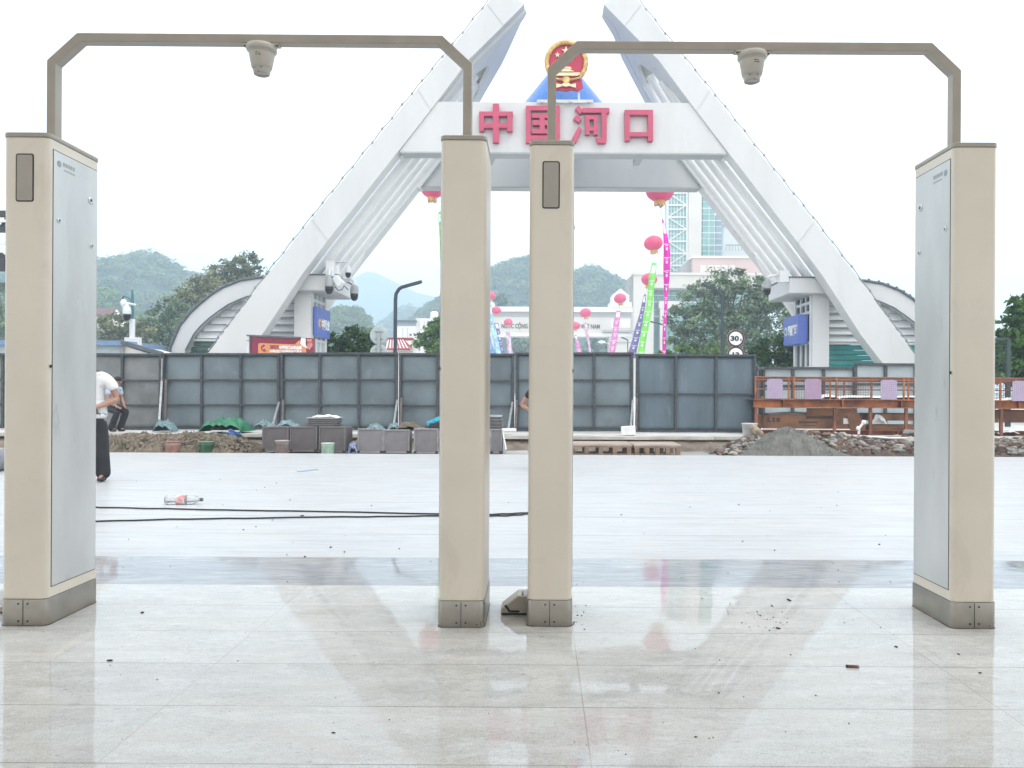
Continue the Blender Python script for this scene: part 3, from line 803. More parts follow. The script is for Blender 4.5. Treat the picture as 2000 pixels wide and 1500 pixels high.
# watching cameras fixed to the canopies
pale = mat('pale_plastic', (.66,.67,.68), .35, var=.03); ptzgrey = mat('grey_plastic', (.30,.31,.32), .4); ptzdome = mat('smoked_dome', (.012,.013,.015), .08, var=.1)
def ptz(px, py, Y, s, label, arm=None, group='pan-tilt cameras on the booths and lamp post'):
    c = P(px, py, Y); root = empty('dome_camera', c, label, 'security camera', group)
    MB().lathe([(.05*s,.27*s),(.06*s,.2*s),(.11*s,.15*s),(.125*s,.05*s),(.125*s,-.04*s),(.12*s,-.06*s)], c, 20).build('housing', ptzgrey if arm != 'white' else pale, root)
    MB().lathe([(.115*s,-.06*s),(.115*s,-.14*s),(.095*s,-.22*s),(.05*s,-.265*s),(.01*s,-.275*s)], c, 20).build('smoked_dome', ptzdome, root)
    return root, c
r1, c1 = ptz(643, 556, 26.5, 1.22, 'grey pan-tilt camera with black dome on the left booth canopy front')
MB().tube([c1+Vector((0,0,.3)), c1+Vector((0,0,.5)), c1+Vector((0,.32,.5))], .05, 8).build('bracket', pale, r1)
MB().box(c1.x-.14, c1.x+.14, 26.56, 26.72, c1.z+.3, c1.z+.85).build('junction_box', pale, r1)
r2, c2 = ptz(692, 570, 27.6, 1.2, 'grey pan-tilt camera with black dome on a white arm at the canopy end')
MB().tube([c2+Vector((-.55,.1,.15)), c2+Vector((-.42,.05,.40)), c2+Vector((-.15,0,.46)), c2+Vector((0,0,.38)), c2+Vector((0,0,.25))], .075, 10).build('bracket', pale, r2)
r3, c3 = ptz(680, 530, 27.3, .85, 'small white dome camera hanging from a thin rail over the left canopy', 'white')
MB().tube([c3+Vector((0,0,.1)), c3+Vector((0,0,.33)), c3+Vector((-.95,0,.33)), c3+Vector((-.95,0,-.45))], .03, 8).build('bracket', pale, r3)
r4, c4 = ptz(1498, 560, 26.9, 1.15, 'grey pan-tilt camera with black dome at the right booth canopy corner')
MB().tube([c4+Vector((0,0,.25)), c4+Vector((.05,0,.36)), c4+Vector((.45,0,.42)), c4+Vector((.62,.25,.32))], .05, 8).build('bracket', pale, r4)
MB().box(c4.x+.4, c4.x+.72, 26.72, 27.0, c4.z+.15, c4.z+.55).build('junction_box', pale, r4)
fx = empty('bullet_camera', P(665, 556, 26.7), 'white bullet camera with loose cables on the left canopy corner', 'security camera')
MB().bar(P(655, 542, 26.6), P(668, 556, 26.5), .22, .2).build('housing', pale, fx)
MB().tube([P(655,560,26.68), P(660,567,26.66), P(668,566,26.66), P(672,558,26.7), P(680,566,26.9)], .02, 6).build('cable', trimm, fx)
MB().box(*sorted((P(652,536,26.7).x, P(662,536,26.7).x)), 26.7, 26.9, 5.2, 5.5).build('bracket', pale, fx)

for px, py, lab in ((873, 190, 'small black floodlight on the left end of the white beam'), (1334, 194, 'small black floodlight on the right end of the white beam')):
    c = P(px, py, 26.6); fl_ = empty('floodlight', c, lab, 'floodlight', 'floodlights on the arch beam')
    MB().box(-.10,.10,-.05,.05,-.02,.22, Matrix.Translation(c) @ Matrix.Rotation(R(14), 4, 'Y')).build('lamp_box', trimm, fl_, bevel=.01)
    MB().bar(c+Vector((0,0,-.3)), c+Vector((0,0,.02)), .04).build('bracket', greyw, fl_)
# ------------------------------------------------------------------ hoarding of steel sheet panels behind the forecourt
sheet = mat('hoarding_sheet', (.150,.185,.203), .5, metal=.15, var=.20, scale=1.3, bump=.16, bscale=3, detail=9, grime=((.3,2.4,(.25,.27,.28),.57),(.3,5,(.09,.10,.105),.62)))
sheetg = mat('hoarding_sheet_dusty', (.185,.195,.195), .55, metal=.1, var=.2, scale=2.1, bump=.16, bscale=3, detail=9, grime=((.5,3,(.11,.11,.105),.58),))
sheetb = mat('hoarding_sheet_smooth', (.115,.155,.185), .45, metal=.15, var=.22, scale=1.1, bump=.2, bscale=2, stretch=(1.6,1,.4), detail=9, grime=((.35,1.6,(.20,.23,.26),.56),(.35,4,(.07,.08,.09),.62)))
hfr = mat('hoarding_frame', (.062,.068,.074), .6, metal=.2, var=.3, scale=12)
steel = mat('galvanised_pole', (.27,.28,.29), .4, metal=.4, var=.2, scale=14)
rust = mat('rusty_pole', (.12,.10,.09), .7, metal=.2, var=.3, scale=10)
YF = 18.0
hoard = empty('steel_hoarding', P(700, 842, YF), 'long blue-grey sheet steel hoarding in braced frames behind the forecourt', 'hoarding')
ZB = .235
def panel(x0, x1, ytop, cols, rows_, m, dy=0.0, tilt=0.0, gap=.012):
    a, b = P(x0, 760, YF), P(x1, 760, YF); zt = P((x0+x1)/2, ytop, YF).z
    Y = YF + dy; X0, X1 = a.x+gap, b.x-gap; ang = tilt
    Mt = Matrix.Translation((X0, Y, ZB)) @ Matrix.Rotation(ang, 4, 'Z') @ Matrix.Rotation(random.uniform(-.006,.006), 4, 'Y')
    W, Hh = X1-X0, zt-ZB
    s = MB(); n_ = 24
    def wv(u, v): return Mt @ Vector((u*W, .012*math.sin(u*9+v*4+x0)*math.sin(v*7+x0*.3) + .008*math.sin(u*23+x0), v*Hh))
    s.grid(wv, n_, 12); so = s.build('panel', m, hoard); so.modifiers.new('thick', 'SOLIDIFY').thickness = .004
    f = MB(); fb = .055
    for k in range(cols+1):
        if isinstance(cols, int): x = W*k/cols
        f.box(min(max(x-fb/2, 0), W-fb), min(max(x+fb/2, fb), W), -.075, -.022, 0, Hh, Mt)
    for z in rows_: f.box(0.01, W-.01, -.065, -.0225, z*Hh-.022, z*Hh+.022, Mt)
    f.box(-.004, W+.004, -.082, .01, Hh-.03, Hh+.022, Mt); f.box(0, W, -.07, -.02, 0, .045, Mt)
    f.build('frame', hfr, so, bevel=.004)
edges = [-375,-145,85,318,549,779,1006,1238]
for i in range(7):
    panel(edges[i], edges[i+1], 691+(i%2), 3, (.325,.655), sheetg if i in (1,2) else sheet, dy=.012*(i%2))
panel(1240, 1476, 694, 3, (.495,), sheetb, dy=-.03)
# diagonal props at the joints, poles and struts
for px, dx, tp in ((316,-6,745),(545,-14,786),(776,-8,782),(1001,-8,786),(1236,-4,782)):
    MB().bar(P(px, tp, YF-.12), P(px+dx, 838, YF-.85), .045).build('brace', steel, hoard)
    MB().bar(P(px+8, tp-4, YF-.1), P(px+6, 838, YF-.5), .05).build('brace', rust, hoard)
MB().bar(P(317,700,YF-.1), P(315,785,YF-.14), .03).build('brace', steel, hoard)
# second, lower and paler hoarding behind the orange platform
pale_sheet = mat('pale_sheet', (.36,.42,.44), .5, var=.12, scale=1.4, bump=.1, bscale=4)
ph = empty('low_hoarding', P(1640, 800, 21.5), 'low pale grey sheet hoarding behind the orange platform, stepped in height', 'hoarding')
def lowpanel(x0, x1, yt, Y, cols):
    a, b = P(x0, yt, Y), P(x1, yt, Y)
    MB().box(a.x, b.x, Y, Y+.006, .2, a.z).build('panel', pale_sheet, ph)
    f = MB(); W = b.x-a.x
    for k in range(cols+1): f.box(a.x+W*k/cols-.04, a.x+W*k/cols+.04, Y-.06, Y-.001, .2, a.z)
    f.box(a.x-.02, b.x+.02, Y-.08, Y+.02, a.z-.03, a.z+.04)
    for z in (.55,.12): f.box(a.x, b.x, Y-.05, Y-.001, a.z*z+.3, a.z*z+.37)
    f.build('frame', hfr, ph)
lowpanel(1488, 1668, 719, 21.5, 3); lowpanel(1670, 1905, 712, 21.45, 4)
f = MB(); A, B = P(1477, 716, 18.1), P(1492, 719, 21.4)
f.bar((A.x,A.y,1.72),(B.x,B.y,1.85),.06); f.bar((A.x,A.y,1.0),(B.x,B.y,1.05),.05)
for k in (0,.4,1): q = A.lerp(B, k); f.bar((q.x,q.y,.2),(q.x,q.y,1.8),.06)
f.build('side_frame', hfr, ph)

# ------------------------------------------------------------------ orange work platform
orng = mat('orange_paint', (.38,.14,.048), .55, metal=.1, var=.25, scale=3.2, bump=.08, bscale=20, var2=(.14,.05,.03))
orngd = mat('rusty_orange', (.20,.075,.042), .65, var=.35, scale=3, bump=.15, bscale=30)
orngl = mat('faded_orange', (.25,.125,.065), .6, var=.35, scale=2.5, var2=(.13,.06,.04))
YO = 17.2
pl_ = empty('work_platform', P(1700, 850, YO), 'rusty orange steel work platform with mesh handrails and deep I-beams', 'platform')
xp = lambda px, Y=YO: P(px, 760, Y).x
zp = lambda py, px=1640, Y=YO: P(px, py, Y).z
X0, X1 = xp(1474), xp(2230)
def I_beam(z0, z1, nm, m, y=YO, fl=.10, x0=None, x1=None):
    a = X0 if x0 is None else x0; b = X1 if x1 is None else x1
    mb = MB(); mb.box(a, b, y+.09, y+.105, z0+.02, z1-.02); mb.box(a, b, y, y+.2, z1-.02, z1); mb.box(a, b, y, y+.2, z0, z0+.02)
    for k in range(int((b-a)/1.32)+1): mb.box(a+.65+1.32*k, a+.67+1.32*k, y+.005, y+.088, z0+.021, z1-.021)
    return mb.build(nm, m, pl_, bevel=.003)
I_beam(zp(797), zp(780), 'upper_beam', orng)
I_beam(zp(797), zp(780), 'upper_beam', orngd, YO+1.4)
I_beam(zp(856), zp(841), 'lower_beam', orngd, YO+.15)
MB().box(X0, X1, YO+.21, YO+1.39, zp(781)-.02, zp(781)).build('deck', orngd, pl_)
rl = MB()
for yy in (YO+.02, YO+1.5):
    for py in (737.5, 743, 761): rl.tube([(X0, yy, zp(py)), (X1, yy, zp(py))], .018 if py < 760 else .013, 8)
rl.build('handrail', orngd, pl_)
for px in (1476,1541,1551,1622,1634,1703,1766,1775,1860,1955,1985,2060,2150):
    MB().bar((xp(px), YO+.02, zp(781)), (xp(px), YO+.02, zp(737)), .035).build('post', orng, pl_)
for px in (1520,1700,1880,2070): MB().bar((xp(px), YO+1.5, zp(781)), (xp(px), YO+1.5, zp(740)), .035).build('post', orngd, pl_)
ms = MB()
for a, b in ((1552,1622),(1634,1702),(1776,1858),(1862,1954),(1956,1984),(1986,2058)):
    xa, xb = xp(a), xp(b); n_ = int((xb-xa)/.055)
    for k in range(1, n_): ms.bar((xa+(xb-xa)*k/n_, YO+.04, zp(780)), (xa+(xb-xa)*k/n_, YO+.04, zp(744)), .006)
    for k in range(1, 8): z = zp(780)+(zp(744)-zp(780))*k/8; ms.bar((xa, YO+.046, z), (xb, YO+.046, z), .006)
ms.build('mesh_infill', orngd, pl_)
fr_ = MB()
for a, b in ((1552,1622),(1634,1702),(1776,1858),(1862,1954)): 
    xa, xb = xp(a), xp(b)
    fr_.tube([(xa,YO+.03,zp(779)),(xa,YO+.03,zp(745)),(xb,YO+.03,zp(745)),(xb,YO+.03,zp(779))], .014, 6)
fr_.build('infill_frame', orng, pl_)
for px in (1478,1632,1702,1772,1850,1958,2060):
    MB().box(xp(px)-.03, xp(px)+.03, YO+.02, YO+.08, zp(856), zp(797)-.002).build('leg', orngd, pl_)
MB().prism([(xp(1636),YO+.3,zp(798)),(xp(1676),YO+.3,zp(798)),(xp(1702),YO+.3,zp(826)),(xp(1702),YO+.3,zp(841)),(xp(1672),YO+.3,zp(841)),(xp(1666),YO+.3,zp(812)),(xp(1585),YO+.3,zp(812)),(xp(1585),YO+.3,zp(798))], (0,.02,0)).build('gusset_plate', orngl, pl_)
# box girders lying under the deck, with stencilled marks and plastic sheets on them
def girder(x0, x1, y0, y1, Y, label):
    a, b = xp(x0), xp(x1)
    o = MB().box(a, b, Y, Y+.5, zp(y1), zp(y0)).build('box_girder', orngl, None, bevel=.012)
    tag(o, label, 'girder', 'orange box girders stowed under the platform deck'); return o
gd = girder(1500, 1676, 811, 839, YO+.34, 'long faded orange box girder with stencilled marks and a white paper')
st = MB()
for x0, x1, y0, y1 in ((1508,1511,816,826),(1511,1516,824,826),(1518,1523,817,826),(1526,1533,818,826),(1570,1608,824.5,828),(1576,1603,832,833.2),(1585,1640,814,819)):
    st.box(xp(x0), xp(x1), YO+.336, YO+.339, zp(y1), zp(y0))
st.build('stencil_marks', mat('stencil_dark', (.07,.05,.045), .7, var=.3), gd)
MB().box(xp(1659), xp(1676), YO+.33, YO+.338, zp(829), zp(818)).build('white_paper', signwhite, gd)
girder(1708, 1800, 808, 822, YO+.34, 'upper faded orange girder beside the gusset plate')
girder(1712, 1812, 831, 842, YO+.36, 'lower faded orange girder near the ground beside the gusset plate')
girder(1962, 2080, 800, 825, YO+.4, 'faded orange girder at the far right end of the platform')
plast = mat('white_plastic_sheet', (.78,.78,.78), .35, var=.05, scale=8, bump=.5, bscale=12)
def drape(x0, x1, ytop, ybase, Y, d, seed, label, name='plastic_sheet', m=None, cat='plastic sheet', n_=40, pw=.55, group=None, amp=1.0):
    """crumpled sheet lying in a low heap"""
    rd = random.Random(seed); ph_ = [rd.uniform(0,6.28) for _ in range(6)]
    a, b = P(x0, ybase, Y), P(x1, ybase, Y); h = P((x0+x1)/2, ytop, Y).z - a.z
    mb = MB()
    def fn(u, v):
        e = math.sin(math.pi*u)**pw * math.sin(math.pi*min(1, v*.9+.1))**.5
        r_ = .72+.11*math.sin(u*8+ph_[0])+.08*math.sin(u*19+v*7+ph_[1])+.08*math.sin(v*13+u*11+ph_[2])+.06*math.sin(u*41+v*31+ph_[3])+.04*rd.random()
        return (a.x+(b.x-a.x)*u + .03*math.sin(v*11+ph_[4]), Y + d*(v-.5), a.z + h*e*min(1.15, max(.1, r_*amp)))
    mb.grid(fn, n_, 14, False)
    o = mb.build(name, m or plast); o.modifiers.new('thick', 'SOLIDIFY').thickness = .006
    return tag(o, label, cat, group)
gp = 'white plastic sheets on the orange platform'
drape(1498, 1676, 800, 812, YO+.6, .45, 1, 'white plastic sheet peaked over the long stencilled girder', pw=.3, group=gp, amp=.8)
drape(1600, 1634, 768, 779, YO+.7, .5, 2, 'small white plastic heap on the deck right of the two-tone pink net', group=gp)
drape(1632, 1860, 771, 779, YO+.7, .5, 3, 'long white plastic sheet lying along the deck behind the rails', pw=.2, group=gp)
drape(1944, 1985, 775, 783, YO+.6, .5, 4, 'white plastic bundle on the deck at the right end', group=gp)
drape(1947, 1978, 792, 822, YO+.5, .2, 5, 'white plastic hanging under the beam at the right end', group=gp)
drape(1704, 1728, 806, 828, YO+.28, .12, 6, 'white rag hanging over the girder end by the gusset plate', 'rag', cat='rag')
drape(1945, 1984, 838, 846, YO+.2, .3, 7, 'flat white plastic at the platform foot at the right end', group=gp)
pink = mat('pink_net', (.52,.42,.56), .6, var=.06, scale=20); pinkd = mat('rose_net', (.46,.31,.42), .6, var=.08, scale=20)
def net(x0, x1, y0, y1, m, label):
    a, b = P(x0, y1, YO), P(x1, y0, YO); mb = MB()
    mb.box(a.x, b.x, YO-.025, YO-.020, a.z, b.z); o = mb.build('safety_net', m); tag(o, label, 'safety net', 'pink nets tied to the orange handrail')
    ln = MB(); n_ = 9
    for k in range(n_+1):
        x = a.x+(b.x-a.x)*k/n_; ln.box(x-.003, x+.003, YO-.030, YO-.0251, a.z, b.z)
        z = a.z+(b.z-a.z)*k/n_; ln.box(a.x, b.x, YO-.0305, YO-.0252, z-.003, z+.003)
    ln.build('mesh', mat('net_cord', (.36,.30,.42), .7), o)
    ck = MB()
    for x in (a.x+.02, b.x-.02): ck.box(x-.02, x+.02, YO-.036, YO+.03, b.z-.012, b.z+.018)
    ck.build('clip', trimm, o)
net(1497.5, 1528, 740, 778, pink, 'lilac net nearest the tall steel hoarding')
net(1571, 1603, 740, 779, pinkd, 'rose pink two-tone net, second from the hoarding')
net(1719, 1751, 742, 780, pink, 'lilac net just left of the right gate post')
net(1976, 2010, 744, 783, pink, 'lilac net at the right edge beyond the gate post')

# ------------------------------------------------------------------ earth, sand, rubble
def heap(outline, Y, depth, m, name, seed, base=-.06, rough=.05, n_=(70, 26)):
    """heap whose skyline is the given row of (x, y) picture points at depth Y"""
    rd = random.Random(seed); ph_ = [rd.uniform(0,6.28) for _ in range(12)]
    xs = [p[0] for p in outline]; mb = MB()
    T = [(p[0], p[1]) for p in outline]
    def fn(u, v):
        px = xs[0] + (xs[-1]-xs[0])*u; c = P(px, interp(T, px), Y)
        s = math.sin(math.pi*v)**.8
        lump = sum(math.sin(px*.11*f+ph_[i]+v*9*f)*math.sin(px*.05*f+v*14*f+ph_[i+3])/f for i, f in enumerate((1,2.1,4.3,7.9)))
        z = base + max(0, c.z-base)*s*(1+.10*lump*(v > 0)*(v < 1)) + rough*(rd.random()-.5)*(0 < v < 1)*(0 < u < 1)
        return (c.x*(1+0), Y + depth*(v-.5), z)
    mb.grid(fn, *n_, smooth=False); return mb.build(name, m)
soil = mat('brown_soil', (.165,.135,.10), .95, var=.35, scale=6, bump=1.0, bscale=25, detail=9)
sandm = mat('grey_sand', (.15,.145,.13), .95, var=.22, scale=5, bump=.9, bscale=40, detail=9)
tag(heap([(120,884),(190,862),(225,852),(270,850),(330,851),(380,848),(430,850),(465,856),(490,868),(520,887)], 15.3, 1.6, soil, 'soil_heap', 1, rough=.10, n_=(150, 40)), 'low heap of brown soil and clods behind the paint pails on the left', 'soil heap')
tag(heap([(1425,890),(1450,880),(1480,864),(1505,848),(1525,841),(1545,838),(1562,841),(1580,852),(1610,871),(1640,884),(1660,891)], 15.1, 1.5, sandm, 'sand_pile', 2, rough=.035, n_=(120, 40)), 'dark grey sand pile in front of the orange platform', 'sand pile')
rubm = [mat('rubble_grey', (.20,.19,.175), .9, var=.3, scale=5, bump=.5, bscale=30), mat('rubble_brown', (.15,.10,.075), .9, var=.3, scale=5, bump=.5, bscale=30), mat('rubble_pale', (.34,.315,.275), .9, var=.2, scale=5, bump=.4, bscale=30), mat('rubble_brick', (.13,.075,.055), .9, var=.3, scale=6, bump=.4, bscale=30)]
bankm = mat('red_soil', (.085,.06,.048), .95, var=.35, scale=5, bump=1, bscale=20)
tag(heap([(1370,888),(1420,872),(1460,856),(1500,852),(1580,846),(1650,852),(1720,858),(1800,858),(1900,862),(2010,858),(2200,850)], 16.1, 2.6, bankm, 'rubble_bed', 3, rough=.06, n_=(160, 30)), 'long bank of reddish soil and rubble below the orange platform', 'rubble bank', kind='structure')
rb_ = MB()
def rubz(px, v): return interp([(1370,888),(1420,872),(1460,856),(1500,852),(1580,846),(1650,852),(1720,858),(1800,858),(1900,862),(2010,858),(2200,850)], px)
for k in range(1500):
    px = random.uniform(1400, 2150); v = random.uniform(.05, .55)
    Y = 16.1 + 2.6*(v-.5); top = P(px, rubz(px, v), 16.1).z
    z = -.06 + (top+.06)*math.sin(math.pi*v)**.8 + .01
    r_ = random.choice((.035,.045,.05,.06,.08,.10,.13))*random.uniform(.7,1.2)
    rb_.cur = random.choice((0,0,0,1,2,3,0,1))
    rb_.rock((P(px,800,Y).x, Y, z), r_, k, (1, random.uniform(.6,1), random.uniform(.4,.8)), 1)
tag(rb_.build('rubble', rubm), 'broken stones, brick and concrete strewn below the orange platform', 'rubble', kind='stuff')
cl = MB()
for k in range(700):
    px = random.uniform(150, 500); v = random.uniform(.1,.6); Y = 15.3+1.6*(v-.5)
    top = P(px, interp([(120,884),(190,862),(225,852),(270,850),(330,851),(380,848),(430,850),(465,856),(490,868),(520,887)], px), 15.3).z
    cl.rock((P(px,800,Y).x, Y, -.06+(top+.06)*math.sin(math.pi*v)**.8), random.choice((.02,.03,.04,.07))*random.uniform(.7,1.3), k+900, (1,.8,.7), 1)
tag(cl.build('soil_clods', soil), 'loose clods scattered over the soil heap on the left', 'clods', kind='stuff')
def stone(px, py, Y, r_, seed, m, label, sq=(1,.8,.8), name='broken_stone'):
    o = MB().rock(P(px, py, Y), r_, seed, sq, 3).build(name, m); return tag(o, label, 'stone', 'larger stones on the rubble bank')
stone(1477, 842, 16.4, .18, 5, mat('tan_stone', (.36,.28,.20), .85, var=.2, scale=8, bump=.4, bscale=20), 'round tan boulder beside the white bucket', (1,.8,.95))
stone(1578, 845, 15.95, .15, 8, rubm[2], 'jagged pale concrete lump just right of the sand pile top', (1,.7,.75))
stone(1752, 857, 15.9, .12, 9, rubm[2], 'pale boulder on the rubble beside the right gate post')
stone(1600, 855, 15.7, .09, 11, rubm[2], 'flat white stone lying below the jagged concrete lump', (1,.7,.4))
stone(1641, 850, 15.9, .10, 12, rubm[0], 'grey boulder in the rubble under the gusset plate')
stone(1708, 884, 15.1, .07, 13, rubm[2], 'white shard at the floor edge below the rubble', (1,.6,.7))
stone(1432, 886, 14.9, .11, 14, rubm[2], 'flat pinkish slab at the left foot of the sand pile', (1.2,.7,.45))
stone(1774, 845, 16.6, .19, 15, rubm[0], 'big grey boulder partly behind the right gate post', (1,.8,.6))
bk = MB(); c0 = P(1464, 852, 16.5)
bk.lathe([(.13,0),(.135,.01),(.165,.25),(.172,.26),(.172,.28),(.155,.28),(.125,.02)], c0, 24)
tag(bk.build('bucket', mat('dirty_white_plastic', (.50,.49,.47), .5, var=.15, scale=8)), 'dirty white bucket at the corner of the tall hoarding', 'bucket')
hose = MB().tube([P(1630,846,16.2), P(1660,851,16.0), P(1700,853,15.9), P(1740,856,15.8), P(1790,856,15.9)], .022, 8).build('pale_pipe', pale); tag(hose, 'thin pale pipe lying over the rubble under the platform', 'pipe')
wp = MB(); wp.tube([P(1677,851,16.1), P(1678,836,16.1), P(1686,826,16.1)], .028, 8); wp.ell(P(1687,825,16.1), .05,.04,.05); wp.ell(P(1676,837,16.1), .045,.04,.05)
tag(wp.build('standpipe', plast), 'small bent white standpipe in front of the platform', 'pipe')

# ------------------------------------------------------------------ crates, pails, pallets and other things along the floor edge
crm = mat('grey_brown_plastic', (.115,.10,.10), .55, var=.1, scale=6, bump=.05, bscale=60)
crl = mat('lilac_grey_plastic', (.185,.17,.18), .5, var=.1, scale=6, bump=.05, bscale=60)
crr = mat('crate_rim_dark', (.145,.13,.13), .5, var=.15, scale=9); crlr = mat('crate_rim_pale', (.25,.235,.24), .5, var=.15, scale=9)
crd = mat('dark_crate_inside', (.035,.033,.035), .7)
def crate(x0, x1, y0, y1, Y, m, label, lean=0.0, rz=0.0, dep=.4, z=None):
    a, b = P(x0, y1, Y), P(x1, y0, Y); W, Hh = b.x-a.x, b.z-a.z
    root = empty('storage_crate', ((a.x+b.x)/2, Y, a.z), label, 'crate', 'grey plastic crates stood on edge along the floor edge', rz)
    Mt = Matrix.Rotation(lean, 4, 'X') @ Matrix.Shear('XZ', 4, (0,0)) if False else Matrix.Rotation(lean, 4, 'X')
    s = MB(); s.box(-W/2+.012, W/2-.012, 0, dep, .012, Hh-.012, Mt); s.build('tub', m, root, local=True, bevel=.02)
    r = MB(); t_ = .030
    for q in ((-W/2, W/2, -.016, .05, 0, t_), (-W/2, W/2, -.016, .05, Hh-t_, Hh), (-W/2, -W/2+t_, -.0155, .05, t_, Hh-t_), (W/2-t_, W/2, -.0155, .05, t_, Hh-t_)): r.box(*q, Mt)
    r.build('rim', crr if m is crm else crlr, root, local=True, bevel=.008)
    k = MB()
    for sx in (-1, 1): k.box(sx*(W/2-.03)-.028, sx*(W/2-.03)+.028, -.021, .02, .002, .05, Mt)
    k.build('corner_pad', crd, root, local=True, bevel=.006)
    return root
crate(512, 564, 833, 881, 15.0, crm, 'dark crate behind the rusty brown pail, leftmost of the row')
crate(566, 620, 833, 882, 15.0, crm, 'dark crate between the brown pail and the green-streaked pail')
crate(621, 676, 833, 884, 14.95, crm, 'dark crate behind the green-streaked pail, under the stacked trays', rz=R(-9))
crate(697, 748, 837, 885, 14.95, crl, 'lilac grey leaning crate just right of the gap in the row', lean=R(-8))
crate(748, 800, 839, 885, 14.95, crl, 'lilac grey crate with a worn pale rim, middle of the lighter three', lean=R(-4))
crate(808, 856, 837, 886, 14.9, crl, 'lilac grey crate touching the left gate post', rz=R(3))
crate(957, 981, 838, 886, 14.9, crl, 'narrow lilac grey crate seen between the two middle posts', rz=R(4))
trm = mat('tray_grey', (.15,.145,.15), .55, var=.12, scale=8); trl = mat('tray_edge', (.40,.40,.41), .5, var=.1)
def trays(px0, px1, y0, y1, Y, n_, label, base=None):
    a, b = P(px0, y1, Y), P(px1, y0, Y); h = (b.z-a.z)/n_
    for k in range(n_):
        j = random.uniform(-.02,.02); root = empty('flat_tray', ((a.x+b.x)/2+j, Y, a.z+h*k), label[k], 'tray', 'flat grey trays stacked on the crates', random.uniform(-.05,.05))
        W = b.x-a.x
        MB().box(-W/2+.02, W/2-.02, -.17, .2, .004, h*.7).build('tray', trm, root, local=True, bevel=.006)
        q = MB(); q.box(-W/2, W/2, -.19, -.165, h*.55, h*.97); q.box(-W/2, W/2, .2, .225, h*.55, h*.97); q.box(-W/2, -W/2+.022, -.164, .199, h*.55, h*.97); q.box(W/2-.022, W/2, -.164, .199, h*.55, h*.97)
        q.build('rim', trl if k == n_-1 else trm, root, local=True, bevel=.004)
trays(605, 665, 815, 832, 15.2, 4, ['lowest tray of the stack on the dark crates', 'second tray from the bottom on the dark crates', 'third tray from the bottom on the dark crates', 'pale-rimmed top tray under white plastic on the dark crates'])
drape(612, 662, 808, 816, 15.2, .3, 8, 'crumpled white plastic on top of the tray stack', n_=30)
trays(955, 982, 811, 837, 15.2, 4, ['lowest tray on the crate between the middle posts', 'second lowest tray on the crate between the middle posts', 'second highest tray on the crate between the middle posts', 'pale-edged top tray on the crate between the middle posts'])
cy_ = MB().box(-.17, .12, -.1, .1, 0, .07).build('carton', mat('cyan_carton', (.03,.36,.50), .4, var=.3, scale=12), None, bevel=.006); cy_.location = P(851, 824, 15.2); cy_.rotation_euler = (0, R(-24), R(10)); tag(cy_, 'cyan printed carton tilted on a crate beside the left gate post', 'carton')
bx_ = MB().box(-.14, .14, -.12, .12, -.10, 0).build('black_tray', crd, None, bevel=.01); bx_.location = P(853, 826, 15.2); tag(bx_, 'small black tray under the tilted cyan carton', 'tray')
pz = MB().box(-.16,.16,-.12,.12,0,.06).build('foam_block', plast, None, bevel=.01); pz.location = P(992, 842, 16.7); pz.rotation_euler.z = .3; tag(pz, 'flat white foam block on the ledge beside the tray stack', 'foam block')
pb = MB().bar(P(978,846,15.1), P(986,886,14.8), .02, .28).build('white_board', pale); tag(pb, 'white board leaning on the narrow crate between the middle posts', 'board')
def pail(px, py0, py1, w_, Y, m, lid, label):
    c = P(px, py1, Y); c.z = max(c.z, -.06); r_ = w_*Y/F/2; h = P(px, py0, Y).z - c.z
    root = empty('paint_pail', c, label, 'pail', 'used paint pails on the floor edge')
    MB().lathe([(r_*.92,.0),(r_*.93,.01),(r_*.97,h*.72),(r_*.99,h*.74),(r_*1.0,h*.76),(r_*.98,h*.94),(r_*.90,h*.94),(r_*.82,.03)], c, 28).build('pail', m, root)
    MB().lathe([(r_*.985,h*.93),(r_*1.05,h*.94),(r_*1.05,h*.985),(r_*.98,h)], c, 28).build('rim', lid, root)
    return root
gpn = mat('streaked_green', (.10,.22,.13), .5, var=.5, scale=11, var2=(.50,.52,.48), stretch=(1,1,.35))
pail(338, 862, 888, 29, 14.6, mat('stained_pink', (.27,.19,.165), .5, var=.2, scale=10, var2=(.30,.12,.09)), mat('red_rim', (.30,.10,.08), .5, var=.3, scale=14), 'stained pinkish pail with red rim before the soil heap')
pail(404, 862, 888, 27, 14.6, mat('pail_green', (.035,.10,.045), .45, var=.35, scale=10), mat('green_rim', (.10,.20,.11), .5), 'dark green pail before the soil heap')
pail(551, 860, 888, 27, 14.55, mat('rusty_pail', (.10,.07,.06), .6, var=.45, scale=9, var2=(.24,.20,.18)), mat('brown_rim', (.32,.29,.27), .5, var=.3), 'rusty brown pail before the dark crates')
pail(640, 865, 888, 25, 14.5, gpn, mat('pale_rim', (.5,.52,.48), .5, var=.2), 'green-streaked white pail before the dark crates')
